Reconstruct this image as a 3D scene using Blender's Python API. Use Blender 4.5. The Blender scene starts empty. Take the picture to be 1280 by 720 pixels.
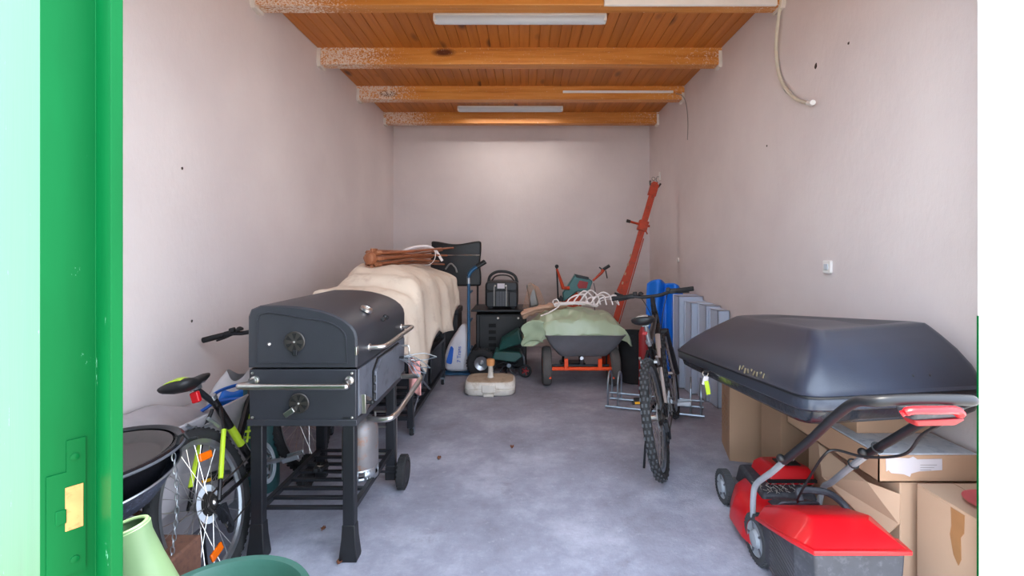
import bpy, math, random
from mathutils import Vector, Matrix, Euler, noise
random.seed(7)
SC = bpy.context.scene
COL = SC.collection
PI = math.pi
R = math.radians

# ------------------------------------------------------------ camera
cam_d = bpy.data.cameras.new('camera'); cam = bpy.data.objects.new('camera', cam_d); COL.objects.link(cam)
cam_d.sensor_width = 36; cam_d.lens = 16.875; cam_d.shift_x = -0.0125; cam_d.shift_y = -0.0375
cam_d.clip_start = 0.02
cam.location = (0, 0, 1.3); cam.rotation_euler = (PI/2, 0, 0)
SC.camera = cam
# ------------------------------------------------------------ sky, sun, exposure
w = bpy.data.worlds.new('sky'); SC.world = w; w.use_nodes = True
bg = w.node_tree.nodes['Background']
bg.inputs['Color'].default_value = (0.74, 0.85, 1.0, 1); bg.inputs['Strength'].default_value = 3.5
sd = bpy.data.lights.new('sun', 'SUN'); sd.energy = 6.0; sd.angle = R(1.0); sd.color = (1, 0.93, 0.82)
sun = bpy.data.objects.new('sun', sd); COL.objects.link(sun)
sun.location = (0, -4, 8); sun.rotation_euler = Vector((0.30, -0.02, -1.45)).to_track_quat('-Z', 'Y').to_euler()
SC.view_settings.view_transform = 'Standard'; SC.view_settings.look = 'None'
SC.view_settings.exposure = 0.92; SC.view_settings.gamma = 1.0
SC.view_settings.use_curve_mapping = False
SC.cycles.diffuse_bounces = 8; SC.cycles.max_bounces = 12
SC.cycles.sample_clamp_indirect = 8

# ------------------------------------------------------------ helpers
INV = {}
def lin(c):
    return tuple(((v/255)/12.92 if v/255 <= 0.04045 else ((v/255+0.055)/1.055)**2.4) for v in c)
def ramp(nt, fac, stops):
    n = nt.nodes.new('ShaderNodeValToRGB'); nt.links.new(fac, n.inputs['Fac'])
    e = n.color_ramp.elements
    while len(e) < len(stops): e.new(0.5)
    for i, (p, c) in enumerate(stops):
        e[i].position = p; e[i].color = (*c, 1)
    return n.outputs['Color']
def mixc(nt, fac, a, b, mode='MIX'):
    n = nt.nodes.new('ShaderNodeMix'); n.data_type = 'RGBA'; n.blend_type = mode
    for s, v in ((n.inputs[0], fac), (n.inputs[6], a), (n.inputs[7], b)):
        if hasattr(v, 'links'): nt.links.new(v, s)
        elif isinstance(v, tuple): s.default_value = (*v, 1)
        else: s.default_value = v
    return n.outputs[2]
def tex(nt, scale=(1, 1, 1), rnd=False, co='Object'):
    t = nt.nodes.new('ShaderNodeTexCoord'); m = nt.nodes.new('ShaderNodeMapping')
    nt.links.new(t.outputs[co], m.inputs['Vector']); m.inputs['Scale'].default_value = scale
    if rnd:
        oi = nt.nodes.new('ShaderNodeObjectInfo'); k = nt.nodes.new('ShaderNodeVectorMath'); k.operation = 'SCALE'
        k.inputs[0].default_value = (17, 31, 23); nt.links.new(oi.outputs['Random'], k.inputs['Scale'])
        nt.links.new(k.outputs[0], m.inputs['Location'])
    return m.outputs['Vector']
def nz(nt, vec, scale, detail=4, rough=0.55):
    n = nt.nodes.new('ShaderNodeTexNoise'); nt.links.new(vec, n.inputs['Vector'])
    n.inputs['Scale'].default_value = scale; n.inputs['Detail'].default_value = detail; n.inputs['Roughness'].default_value = rough
    return n.outputs['Fac']
def base(name):
    m = bpy.data.materials.new(name); m.use_nodes = True
    nt = m.node_tree; b = nt.nodes['Principled BSDF']
    return m, nt, b
def bump(nt, b, h, strength, dist=0.005):
    n = nt.nodes.new('ShaderNodeBump'); n.inputs['Strength'].default_value = strength; n.inputs['Distance'].default_value = dist
    nt.links.new(h, n.inputs['Height']); nt.links.new(n.outputs['Normal'], b.inputs['Normal'])
def mat(name, rgb, rough=0.5, metal=0.0, var=0.12, scale=9, bmp=0.0, dirt=None, bscale=60, coat=0):
    m, nt, b = base(name); c = lin(rgb); v = tex(nt)
    f = nz(nt, v, scale)
    lo = tuple(x*(1-var) for x in c); hi = tuple(min(1, x*(1+var)) for x in c)
    col = ramp(nt, f, [(0.3, lo), (0.7, hi)])
    if dirt:
        d = nz(nt, v, scale*1.7, 8, 0.7)
        k = ramp(nt, d, [(0.52, (0, 0, 0)), (0.72, (1, 1, 1))])
        col = mixc(nt, k, col, lin(dirt))
    nt.links.new(col, b.inputs['Base Color'])
    b.inputs['Roughness'].default_value = rough; b.inputs['Metallic'].default_value = metal
    if coat: b.inputs['Coat Weight'].default_value = coat
    if bmp: bump(nt, b, nz(nt, v, bscale, 5), bmp)
    return m
def wood(name, a, bcol, c3, axis, knots=True, rnd=True, flakes=False, rough=0.45):
    m, nt, b = base(name)
    sc = [26, 26, 26]; sc[axis] = 1.6
    v = tex(nt, tuple(sc), rnd); f = nz(nt, v, 1.0, 6, 0.6)
    col = ramp(nt, f, [(0.25, lin(c3)), (0.48, lin(a)), (0.75, lin(bcol))])
    if knots:
        ks = [9, 9, 9]; ks[axis] = 3.2
        vo = nt.nodes.new('ShaderNodeTexVoronoi'); nt.links.new(tex(nt, tuple(ks), rnd), vo.inputs['Vector']); vo.inputs['Scale'].default_value = 0.42
        k = ramp(nt, vo.outputs['Distance'], [(0.07, (1, 1, 1)), (0.16, (0, 0, 0))])
        col = mixc(nt, k, col, lin((96, 44, 20)))
    if rnd:
        oi = nt.nodes.new('ShaderNodeObjectInfo')
        t = ramp(nt, oi.outputs['Random'], [(0, (0.86, 0.84, 0.8)), (1, (1.08, 1.07, 1.05))])
        col = mixc(nt, 1.0, col, t, 'MULTIPLY')
    if flakes:   # whitewash left on the ends of the beams
        x = nt.nodes.new('ShaderNodeSeparateXYZ'); nt.links.new(tex(nt), x.inputs[0])
        g = nt.nodes.new('ShaderNodeMapRange'); nt.links.new(x.outputs['X'], g.inputs['Value'])
        g.inputs['From Min'].default_value = -1.0; g.inputs['From Max'].default_value = -1.45
        g2 = nt.nodes.new('ShaderNodeMapRange'); nt.links.new(x.outputs['X'], g2.inputs['Value'])
        g2.inputs['From Min'].default_value = 1.15; g2.inputs['From Max'].default_value = 1.7; g2.inputs['To Max'].default_value = 0.5
        s = nt.nodes.new('ShaderNodeMath'); s.operation = 'MAXIMUM'; nt.links.new(g.outputs[0], s.inputs[0]); nt.links.new(g2.outputs[0], s.inputs[1])
        n2 = nz(nt, tex(nt), 70, 6, 0.75)
        a2 = nt.nodes.new('ShaderNodeMath'); a2.operation = 'MULTIPLY_ADD'; nt.links.new(s.outputs[0], a2.inputs[0]); a2.inputs[1].default_value = 0.17; nt.links.new(n2, a2.inputs[2])
        k = ramp(nt, a2.outputs[0], [(0.62, (0, 0, 0)), (0.68, (1, 1, 1))])
        col = mixc(nt, k, col, lin((232, 212, 196)))
    nt.links.new(col, b.inputs['Base Color']); b.inputs['Roughness'].default_value = rough
    bump(nt, b, f, 0.25, 0.003)
    return m

class MB:
    def __init__(self, M=None): self.v = []; self.f = []; self.M = M
    def add(self, vs, fs, M=None):
        n = len(self.v)
        for p in vs:
            p = Vector(p)
            if M: p = M @ p
            if self.M: p = self.M @ p
            self.v.append(p)
        self.f += [tuple(i+n for i in f) for f in fs]; return self
    def box(self, x0, x1, y0, y1, z0, z1, M=None):
        v = [(x, y, z) for z in (z0, z1) for y in (y0, y1) for x in (x0, x1)]
        return self.add(v, [(0, 2, 3, 1), (4, 5, 7, 6), (0, 1, 5, 4), (2, 6, 7, 3), (0, 4, 6, 2), (1, 3, 7, 5)], M)
    def cbox(self, c, s, M=None, rot=None):
        T = Matrix.Translation(c) @ (Euler(rot).to_matrix().to_4x4() if rot else Matrix())
        if M: T = M @ T
        return self.box(-s[0]/2, s[0]/2, -s[1]/2, s[1]/2, -s[2]/2, s[2]/2, T)
    def loft(self, rings, closed=True, cap=True, loop=False, M=None):
        n = len(rings[0]); vs = [p for r in rings for p in r]; fs = []
        m = len(rings)
        for i in range(m if loop else m-1):
            a = i*n; b = ((i+1) % m)*n
            for j in range(n if closed else n-1):
                k = (j+1) % n; fs.append((a+j, a+k, b+k, b+j))
        if cap and not loop and closed:
            fs.append(tuple(range(n-1, -1, -1))); fs.append(tuple((m-1)*n+j for j in range(n)))
        return self.add(vs, fs, M)
    def tube(self, pts, r, n=8, loop=False, M=None, flat=1.0):
        P = [Vector(p) for p in pts]; m = len(P)
        rs = r if isinstance(r, (list, tuple)) else [r]*m
        T = []
        for i in range(m):
            a = P[(i-1) % m] if (loop or i > 0) else P[i]
            b = P[(i+1) % m] if (loop or i < m-1) else P[i]
            T.append((b-a).normalized())
        up = Vector((0, 0, 1)) if abs(T[0].z) < 0.9 else Vector((1, 0, 0))
        N = (up - T[0]*up.dot(T[0])).normalized(); rings = []
        for i in range(m):
            if i: N = (N - T[i]*N.dot(T[i])); N = N.normalized() if N.length > 1e-6 else T[i].orthogonal().normalized()
            B = T[i].cross(N)
            rings.append([P[i] + (N*math.cos(2*PI*j/n)*flat + B*math.sin(2*PI*j/n))*rs[i] for j in range(n)])
        return self.loft(rings, True, True, loop, M)
    def cyl(self, p, q, r, n=16, M=None): return self.tube([p, q], r, n, M=M)
    def lathe(self, prof, n=32, M=None, cap=True):
        rings = [[(r*math.cos(2*PI*j/n), r*math.sin(2*PI*j/n), z) for j in range(n)] for r, z in prof]
        return self.loft(rings, True, cap, False, M)
    def torus(self, R0, r, M=None, n=48, k=10, flat=1.0):
        rings = [[((R0+r*math.cos(b)*flat)*math.cos(a), (R0+r*math.cos(b)*flat)*math.sin(a), r*math.sin(b)) for b in [2*PI*j/k for j in range(k)]] for a in [2*PI*i/n for i in range(n)]]
        return self.loft(rings, True, False, True, M)
    def prism(self, poly, z0, z1, M=None):
        return self.loft([[(x, y, z0) for x, y in poly], [(x, y, z1) for x, y in poly]], True, True, False, M)
    def ball(self, c, r, M=None, n=12, sz=(1, 1, 1)):
        prof = [(max(1e-4, r*math.sin(PI*i/8)), -r*math.cos(PI*i/8)) for i in range(9)]
        T = Matrix.Translation(c) @ Matrix.Diagonal((*sz, 1))
        return self.lathe(prof, n, (M @ T) if M else T)
    def grid(self, fn, nu, nv, M=None):
        vs = [fn(i/nu, j/nv) for i in range(nu+1) for j in range(nv+1)]
        fs = [(i*(nv+1)+j, (i+1)*(nv+1)+j, (i+1)*(nv+1)+j+1, i*(nv+1)+j+1) for i in range(nu) for j in range(nv)]
        return self.add(vs, fs, M)
    def build(self, name, m, parent=None, smooth=35, bevel=0, seg=2, solid=0, sub=0, local=False, fix=False):
        top = parent
        while top is not None and top.parent is not None: top = top.parent
        vs = self.v
        if parent is not None and not local:
            inv = INV[top.name]; vs = [inv @ p for p in vs]
        me = bpy.data.meshes.new(name); me.from_pydata([tuple(p) for p in vs], [], self.f); me.update()
        import bmesh
        if fix:
            bm = bmesh.new(); bm.from_mesh(me); bmesh.ops.recalc_face_normals(bm, faces=bm.faces); bm.to_mesh(me); bm.free()
        else:
            bm = bmesh.new(); bm.from_mesh(me); bmesh.ops.recalc_face_normals(bm, faces=bm.faces[:]); bm.to_mesh(me); bm.free()
        if smooth:
            me.polygons.foreach_set('use_smooth', [True]*len(me.polygons)); me.set_sharp_from_angle(angle=R(smooth))
        me.materials.append(m)
        o = bpy.data.objects.new(name, me); COL.objects.link(o)
        if parent is not None: o.parent = parent
        if solid: k = o.modifiers.new('s', 'SOLIDIFY'); k.thickness = solid; k.offset = 0
        if bevel: k = o.modifiers.new('b', 'BEVEL'); k.width = bevel; k.segments = seg; k.limit_method = 'ANGLE'; k.angle_limit = R(40)
        if sub: k = o.modifiers.new('u', 'SUBSURF'); k.levels = sub; k.render_levels = sub
        return o
def thing(name, label, cat, loc=(0, 0, 0), rot=(0, 0, 0), group=None):
    o = bpy.data.objects.new(name, None); COL.objects.link(o); o.empty_display_size = 0.1
    o.location = loc; o.rotation_euler = rot; tag(o, label, cat, group)
    INV[o.name] = (Matrix.Translation(loc) @ Euler(rot).to_matrix().to_4x4()).inverted()
    return o
def tag(o, label, cat, group=None):
    o['label'] = label; o['category'] = cat
    if group: o['group'] = group
    return o
def struct(o): o['kind'] = 'structure'; INV[o.name] = Matrix(); return o
def stuff(o): o['kind'] = 'stuff'; return o
def text(s, size, M, m, parent, name='lettering', depth=0.0008, bold=0.0):
    cu = bpy.data.curves.new('t', 'FONT'); cu.body = s; cu.size = size; cu.extrude = depth; cu.offset = bold
    cu.align_x = 'CENTER'; cu.align_y = 'CENTER'; cu.resolution_u = 3
    t = bpy.data.objects.new('t', cu); COL.objects.link(t)
    bpy.context.view_layer.update()
    me = bpy.data.meshes.new_from_object(t); bpy.data.objects.remove(t)
    top = parent
    while top.parent is not None: top = top.parent
    me.transform(INV[top.name] @ M); me.materials.clear(); me.materials.append(m)
    o = bpy.data.objects.new(name, me); COL.objects.link(o); o.parent = parent
    return o
def FR(o, x, z):    # frame: local X -> x, local Z -> z, origin o
    x = Vector(x).normalized(); z = Vector(z); z = (z - x*z.dot(x)).normalized(); y = z.cross(x)
    M = Matrix((x, y, z)).transposed().to_4x4(); M.translation = Vector(o); return M
def AX(o, z):       # frame with Z along z
    return FR(o, Vector(z).orthogonal(), z)
def arc(c, r, a0, a1, n, fn): return [fn(c, r, a0+(a1-a0)*i/n) for i in range(n+1)]
def smoothpath(pts, k=6):
    P = [Vector(p) for p in pts]; P = [P[0]*2-P[1]] + P + [P[-1]*2-P[-2]]; out = []
    for i in range(1, len(P)-2):
        for j in range(k):
            t = j/k; a, b, c, d = P[i-1:i+3]
            out.append(0.5*((2*b)+(c-a)*t+(2*a-5*b+4*c-d)*t*t+(3*b-a-3*c+d)*t**3))
    out.append(P[-2]); return out
def roundpoly(cs, rad, n=8):
    out = []; m = len(cs)
    for i in range(m):
        p = Vector(cs[i]); a = Vector(cs[i-1]); b = Vector(cs[(i+1) % m]); r = rad[i] if isinstance(rad, (list, tuple)) else rad
        u = (a-p).normalized(); v = (b-p).normalized(); ang = u.angle(v)
        d = min(r/math.tan(ang/2), (a-p).length*0.49, (b-p).length*0.49)
        for j in range(n+1):
            t = j/n; q0 = p+u*d; q1 = p+v*d
            out.append((1-t)**2*q0 + 2*t*(1-t)*p + t*t*q1)
    return out

# ------------------------------------------------------------ materials
M_ = {}
def wallmat():
    m, nt, b = base('wall_plaster'); v = tex(nt, (1, 1, 1))
    f = nz(nt, v, 1.2, 6, 0.6); col = ramp(nt, f, [(0.3, lin((216, 204, 203))), (0.7, lin((228, 217, 215)))])
    x = nt.nodes.new('ShaderNodeSeparateXYZ'); nt.links.new(v, x.inputs[0])
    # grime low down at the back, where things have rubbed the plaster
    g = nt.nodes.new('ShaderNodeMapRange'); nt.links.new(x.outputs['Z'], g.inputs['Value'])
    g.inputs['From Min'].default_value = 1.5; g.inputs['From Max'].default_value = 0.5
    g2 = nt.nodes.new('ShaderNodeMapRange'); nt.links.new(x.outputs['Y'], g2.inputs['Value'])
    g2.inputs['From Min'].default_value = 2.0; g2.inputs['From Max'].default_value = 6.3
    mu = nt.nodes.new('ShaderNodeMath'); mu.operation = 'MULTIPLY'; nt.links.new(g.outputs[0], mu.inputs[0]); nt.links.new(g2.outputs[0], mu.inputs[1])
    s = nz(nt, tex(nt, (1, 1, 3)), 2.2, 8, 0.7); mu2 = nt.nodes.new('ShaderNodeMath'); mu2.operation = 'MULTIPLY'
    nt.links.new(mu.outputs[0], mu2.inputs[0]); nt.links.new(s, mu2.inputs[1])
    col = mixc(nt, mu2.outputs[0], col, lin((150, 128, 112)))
    sp = nz(nt, v, 5.0, 10, 0.8); k = ramp(nt, sp, [(0.715, (0, 0, 0)), (0.735, (0.55, 0.55, 0.55))])
    col = mixc(nt, k, col, lin((150, 135, 128)))
    nt.links.new(col, b.inputs['Base Color']); b.inputs['Roughness'].default_value = 0.9
    bump(nt, b, nz(nt, tex(nt, (1, 1, 0.5)), 28, 8, 0.65), 0.35, 0.006); return m
def floormat():
    m, nt, b = base('floor_concrete'); v = tex(nt)
    f = nz(nt, v, 1.3, 10, 0.72); col = ramp(nt, f, [(0.32, lin((122, 121, 134))), (0.5, lin((152, 153, 169))), (0.68, lin((190, 191, 206)))])
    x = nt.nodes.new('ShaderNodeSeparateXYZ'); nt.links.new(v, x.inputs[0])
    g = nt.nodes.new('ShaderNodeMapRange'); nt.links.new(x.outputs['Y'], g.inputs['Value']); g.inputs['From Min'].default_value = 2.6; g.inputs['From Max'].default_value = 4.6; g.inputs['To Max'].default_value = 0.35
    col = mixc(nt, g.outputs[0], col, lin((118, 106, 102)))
    n2 = nz(nt, v, 24, 10, 0.8); k = ramp(nt, n2, [(0.56, (0, 0, 0)), (0.72, (0.55, 0.55, 0.55))]); col = mixc(nt, k, col, lin((200, 202, 214)))
    n3 = nz(nt, v, 3.3, 10, 0.8); k = ramp(nt, n3, [(0.30, (0.55, 0.55, 0.55)), (0.42, (0, 0, 0))]); col = mixc(nt, k, col, lin((118, 112, 118)))
    nt.links.new(col, b.inputs['Base Color']); b.inputs['Roughness'].default_value = 0.75
    bump(nt, b, nz(nt, v, 60, 6, 0.7), 0.5, 0.008); return m
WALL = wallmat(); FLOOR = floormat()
PLANK = wood('ceiling_pine', (190, 112, 44), (202, 124, 54), (172, 96, 34), 1)
BEAM = wood('beam_pine', (212, 136, 60), (228, 158, 82), (180, 104, 40), 0, flakes=True)
PLASTER = mat('white_plaster_lump', (226, 216, 208), 0.9, bmp=0.8, bscale=40)
WHITEWALL = mat('white_jamb_paint', (244, 243, 240), 0.8, var=0.02, bmp=0.05)
GREEN = mat('green_door_paint', (0, 158, 82), 0.32, var=0.08, scale=6, bmp=0.12, bscale=35, dirt=None)
def greenmat():
    m, nt, b = base('green_gloss_paint'); v = tex(nt, (1, 1, 0.16)); v1 = tex(nt, (1, 1, 0.45))
    f = nz(nt, v, 14, 6); col = ramp(nt, f, [(0.3, lin((0, 80, 36))), (0.7, lin((0, 96, 46)))])
    k = ramp(nt, nz(nt, v1, 46, 8, 0.75), [(0.665, (0, 0, 0)), (0.69, (1, 1, 1))]); col = mixc(nt, k, col, lin((120, 180, 150)))
    nt.links.new(col, b.inputs['Base Color']); b.inputs['Roughness'].default_value = 0.42; b.inputs['Specular IOR Level'].default_value = 0.10; bump(nt, b, f, 0.35, 0.002); return m
GREEN = greenmat()
GRILL = mat('charcoal_enamel', (52, 53, 60), 0.42, 0.15, var=0.08, bmp=0.08, bscale=160)
GRILL2 = mat('lit_grey_enamel', (104, 107, 118), 0.45, 0.2, var=0.1, dirt=(70, 72, 80), scale=6)  # enamel lightened to carry the light falling on the grill's right side
BLACKM = mat('black_powder_coat', (32, 33, 38), 0.45, 0.2, var=0.12)
BLACK = mat('black_plastic', (24, 24, 27), 0.5, var=0.15)
RUBBER = mat('rubber', (34, 34, 36), 0.85, var=0.2, bmp=0.2)
RUBG = mat('grey_tread_rubber', (66, 68, 72), 0.85, var=0.2)
GREYRUB = mat('dusty_rubber', (86, 82, 80), 0.9, var=0.15, bmp=0.2)
CHROME = mat('brushed_steel', (200, 196, 192), 0.3, 1.0, var=0.05)
ALU = mat('aluminium', (176, 180, 186), 0.38, 0.9, var=0.08)
ZINC = mat('galvanised_steel', (150, 160, 172), 0.35, 0.9, var=0.15, scale=20)
DARKHOLE = mat('vent_dark', (10, 10, 12), 0.8)
BRONZE = mat('vent_disc', (72, 68, 66), 0.4, 0.6)
CLOTH = mat('cream_cover', (222, 206, 188), 0.85, var=0.06, scale=4, bmp=0.3, bscale=18, dirt=(196, 176, 158))
PINK = mat('pink_cloth', (222, 158, 152), 0.9)
TEAK = wood('teak', (140, 78, 46), (164, 98, 62), (98, 50, 28), 1, knots=False, rnd=False)
TEAKX = wood('turned_wood', (156, 96, 64), (184, 122, 86), (116, 62, 38), 2, knots=False, rnd=False)
BLUEM = mat('blue_steel_paint', (44, 92, 130), 0.4, 0.2, dirt=(70, 80, 88))
BLUE = mat('blue_plastic', (18, 112, 214), 0.38, var=0.08, scale=5)
BLUEP = mat('blue_print', (40, 100, 196), 0.6)
BAG = mat('woven_white_sack', (214, 210, 214), 0.6, var=0.06, bmp=0.4, bscale=25)
BASEW = mat('off_white_plastic', (212, 204, 194), 0.5, dirt=(176, 158, 138), scale=7)
BASETOP = mat('dusty_plastic_top', (176, 154, 132), 0.7, dirt=(140, 116, 92), scale=9)
AMBER = mat('amber_wood_cap', (214, 148, 92), 0.5)
TARP = mat('pale_green_tarpaulin', (168, 182, 152), 0.3, var=0.06, scale=4, bmp=0.25, bscale=12)
TUBG = mat('grey_tub_plastic', (112, 112, 118), 0.6, var=0.1)
ORANGE = mat('orange_enamel', (240, 78, 22), 0.4)
RUSTO = mat('rusty_orange_paint', (184, 58, 22), 0.55, dirt=(104, 52, 34), scale=14)
TEAL = mat('teal_plastic', (60, 112, 112), 0.45)
TEAL2 = mat('dark_green_plastic', (30, 74, 70), 0.4)
ROPE = mat('white_cable', (232, 222, 220), 0.6, var=0.04)
BEIGE = mat('beige_canvas', (190, 152, 130), 0.85, bmp=0.4, bscale=30)
RED = mat('red_plastic', (200, 14, 26), 0.38, var=0.06, coat=0.2)
REDD = mat('dark_red_plastic', (150, 32, 36), 0.5)
GREYP = mat('grey_plastic', (92, 94, 102), 0.5)
WHEELG = mat('light_grey_plastic', (150, 156, 164), 0.5)
MOWB = mat('dusty_black_plastic', (56, 58, 66), 0.55, var=0.15, dirt=(84, 86, 94), scale=20)
ROOFB = mat('roof_box_plastic', (46, 51, 64), 0.32, var=0.08, bmp=0.12, bscale=200)
ROOFBASE = mat('roof_box_base', (34, 38, 46), 0.2, var=0.2, bmp=0.9, bscale=14)
CARD = mat('cardboard', (188, 152, 124), 0.85, var=0.05, scale=3, bmp=0.12, bscale=30)
CARD2 = mat('cardboard_light', (198, 166, 140), 0.85, var=0.05, scale=3)
TAPE = mat('brown_tape', (168, 124, 84), 0.35)
PRINT = mat('black_print', (60, 46, 40), 0.8)
FOAM = mat('grey_white_foam', (206, 208, 214), 0.8, dirt=(160, 168, 184), scale=12)
PAPER = mat('white_paper', (206, 200, 206), 0.7, var=0.03)
LIME = mat('lime_paint', (186, 214, 44), 0.4)
YELLOW = mat('reflector_yellow', (255, 176, 20), 0.25)
REFO = mat('reflector_orange', (255, 112, 12), 0.25)
SAGE = mat('pale_green_plastic', (128, 156, 114), 0.45, var=0.04)
SEA = mat('sea_green_plastic', (72, 118, 106), 0.45, var=0.08, bmp=0.1)
TARPG = mat('grey_plastic_sheet', (172, 166, 170), 0.5, var=0.1, bmp=0.5, bscale=10)
PANBLK = mat('black_enamel', (28, 28, 33), 0.25, var=0.1)
PANIN = mat('sooty_pan', (78, 70, 68), 0.55, dirt=(54, 48, 46), scale=4)
SPECK = mat('speckled_enamel', (60, 66, 84), 0.35, var=0.3, scale=60, dirt=(150, 160, 190))
CONDUIT = mat('old_conduit', (206, 196, 178), 0.6)
TRUNK = mat('white_trunking', (238, 234, 230), 0.5, var=0.03)
LAMPW = mat('lamp_diffuser', (206, 212, 220), 0.35, var=0.02)
WIRE = mat('grey_wire', (150, 146, 142), 0.5, 0.3)
RAW = mat('raw_wood', (214, 140, 84), 0.8, dirt=(150, 90, 50), scale=60)
TURQ = mat('turquoise_metal', (40, 78, 80), 0.5)
BOTTLE = mat('gas_bottle_steel', (128, 124, 126), 0.45, 0.5, dirt=(150, 92, 48), scale=10)
LEAF = mat('dry_leaf', (112, 66, 44), 0.8)
PAVE = mat('outdoor_paving', (186, 178, 166), 0.85, var=0.08, scale=2, bmp=0.2)
def clearmat():
    m, nt, b = base('translucent_plastic'); b.inputs['Base Color'].default_value = (*lin((196, 206, 224)), 1)
    b.inputs['Roughness'].default_value = 0.35; b.inputs['Transmission Weight'].default_value = 0.15; b.inputs['IOR'].default_value = 1.15; return m
CLEAR = clearmat()

# ------------------------------------------------------------ the room
XL, XR, YB, YF, ZC = -1.77, 1.68, 6.46, 1.45, 3.02
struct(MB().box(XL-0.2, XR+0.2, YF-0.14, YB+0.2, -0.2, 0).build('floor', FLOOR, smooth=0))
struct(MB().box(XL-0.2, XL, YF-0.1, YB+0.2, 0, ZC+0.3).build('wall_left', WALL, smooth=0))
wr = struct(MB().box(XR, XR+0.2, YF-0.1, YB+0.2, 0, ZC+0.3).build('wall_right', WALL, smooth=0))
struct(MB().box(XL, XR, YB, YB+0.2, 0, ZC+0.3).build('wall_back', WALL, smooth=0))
fw = MB(); fw.box(XL-0.4, -1.62, 1.35, YF, 0, ZC+0.3); fw.box(1.368, 3.2, 1.35, YF, -0.0, ZC+0.3); fw.box(-1.62, 1.368, 1.35, YF, 2.55, ZC+0.3)
struct(fw.build('wall_front', WHITEWALL, smooth=0))
struct(MB().box(-9, 9, -11, YF-0.14, -0.2, -0.005).build('ground', PAVE, smooth=0))
struct(MB().box(1.366, 1.368, 1.446, 1.451, 0, 1.1).build('trim_1', GREEN, smooth=0))
ceil = struct(MB().box(XL-0.2, XR+0.2, YF, YB+0.2, ZC+0.012, ZC+0.25).build('ceiling', PLANK, smooth=0))
NP = 42; pw = (XR-XL)/NP
pm = MB(); g = 0.0010; c = 0.004; L0, L1 = YF, YB
pm.loft([[(g, y, 0.02), (g, y, c), (g+c, y, 0), (pw-g-c, y, 0), (pw-g, y, c), (pw-g, y, 0.02)] for y in (L0, L1)], True, True)
p0 = pm.build('plank', PLANK, ceil, smooth=0); p0.location = (XL, 0, ZC)
for i in range(1, NP):
    p = p0.copy(); COL.objects.link(p); p.location = (XL+i*pw, 0, ZC); p.parent = ceil
beams = []
for i, y1 in enumerate((3.21, 4.20, 5.16, 6.12)):
    b = MB().box(XL-0.02, XR+0.02, y1-0.11, y1, ZC-0.14, ZC+0.01).build('ceiling_beam', BEAM, bevel=0.006)
    tag(b, ['pine ceiling beam nearest the doorway, white trunking along its right side', 'pine ceiling beam second from the doorway, with a big dark knot mid-span',
            'pine ceiling beam third from the doorway, thin white strip on its right', 'pine ceiling beam closest to the back wall'][i], 'beam', 'pine beams under the plank ceiling')
    beams.append(b)
    for sx in (-1, 1):
        q = MB(); x = XL if sx < 0 else XR; rr = random.Random(i*2+sx)
        poly = roundpoly([(-0.09, -0.02), (0.02, -0.02), (0.03, 0.15), (-0.08, 0.16)], 0.02, 3)
        Mx = FR((x+(0.0 if sx < 0 else -0.028), y1-0.03, ZC-0.14), (0, 1, 0), (1, 0, 0))
        q.prism([(a+rr.uniform(-.008, .008), -b2*0.95+rr.uniform(-.008, .008)) for a, b2 in [(v[0], -v[1]) for v in poly]], 0, 0.03, Mx)
        INV[b.name] = Matrix()
        q.build('plaster_collar', PLASTER, b, bevel=0.006)

# fluorescent battens
for i, (cx, y, L) in enumerate(((-0.035, 3.53, 1.26), (-0.175, 5.78, 1.26))):
    la = bpy.data.lights.new('tube_fill', 'AREA'); la.shape = 'RECTANGLE'; la.size = 1.15; la.size_y = 0.07; la.energy = (5, 5)[i]; la.color = (1, .95, .90)  # soft fill light added under each batten to brighten the room
    lo = bpy.data.objects.new('tube_fill', la); COL.objects.link(lo); lo.location = (cx, y, ZC-0.072)
    t = thing('ceiling_lamp', ['long white fluorescent batten between the first two beams', 'white fluorescent batten between the last two beams near the back wall'][i], 'lamp', (cx, y, ZC), group='fluorescent lamps on the planks')
    pr = [(-0.045, 0), (0.045, 0), (0.045, -0.012), (-0.045, -0.012)]
    MB().box(cx-L/2, cx+L/2, y-0.045, y+0.045, ZC-0.016, ZC).build('housing', TRUNK, t, bevel=0.004)
    rings = []
    for k, s in ((0, 0.6), (0.012, 0.95), (0.03, 1), (L-0.03, 1), (L-0.012, 0.95), (L, 0.6)):
        rings.append([(cx-L/2+k, y+0.04*s*math.cos(a), ZC-0.014-0.05*s*abs(math.sin(a))) for a in [PI*j/12 for j in range(13)]])
    MB().loft(rings).build('diffuser', LAMPW, t)
    for xe in (cx-L/2+.008, cx+L/2-.008): MB().box(xe-.012, xe+.012, y-0.035, y+0.035, ZC-0.05, ZC-0.004).build('end_cap', TRUNK, t, bevel=0.004)
tag(MB().box(0.51, 1.62, 3.075, 3.099, 2.868, 2.912).build('cable_trunking', TRUNK, bevel=0.003), 'white cable trunking along the right half of the nearest beam', 'trunking')
tag(MB().box(0.40, 1.56, 5.035, 5.049, ZC-0.075, ZC-0.05).build('cable_strip', TRUNK, bevel=0.003), 'thin white cable strip on the third beam', 'trunking')
t = thing('flexible_conduit', 'beige flexible conduit hanging down the right wall from the ceiling corner', 'conduit', (1.66, 3.0, 2.2))
pth = smoothpath([(1.655, 3.05, 3.0), (1.655, 3.12, 2.85), (1.66, 3.17, 2.65), (1.662, 3.14, 2.45), (1.66, 3.03, 2.3), (1.66, 2.92, 2.21), (1.655, 2.80, 2.155)])
MB().tube(pth, 0.011, 8).build('conduit', CONDUIT, t)
MB().tube(smoothpath([(1.655, 2.80, 2.155), (1.65, 2.765, 2.142), (1.645, 2.74, 2.14)]), 0.016, 8).build('conduit_end', TRUNK, t)
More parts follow.
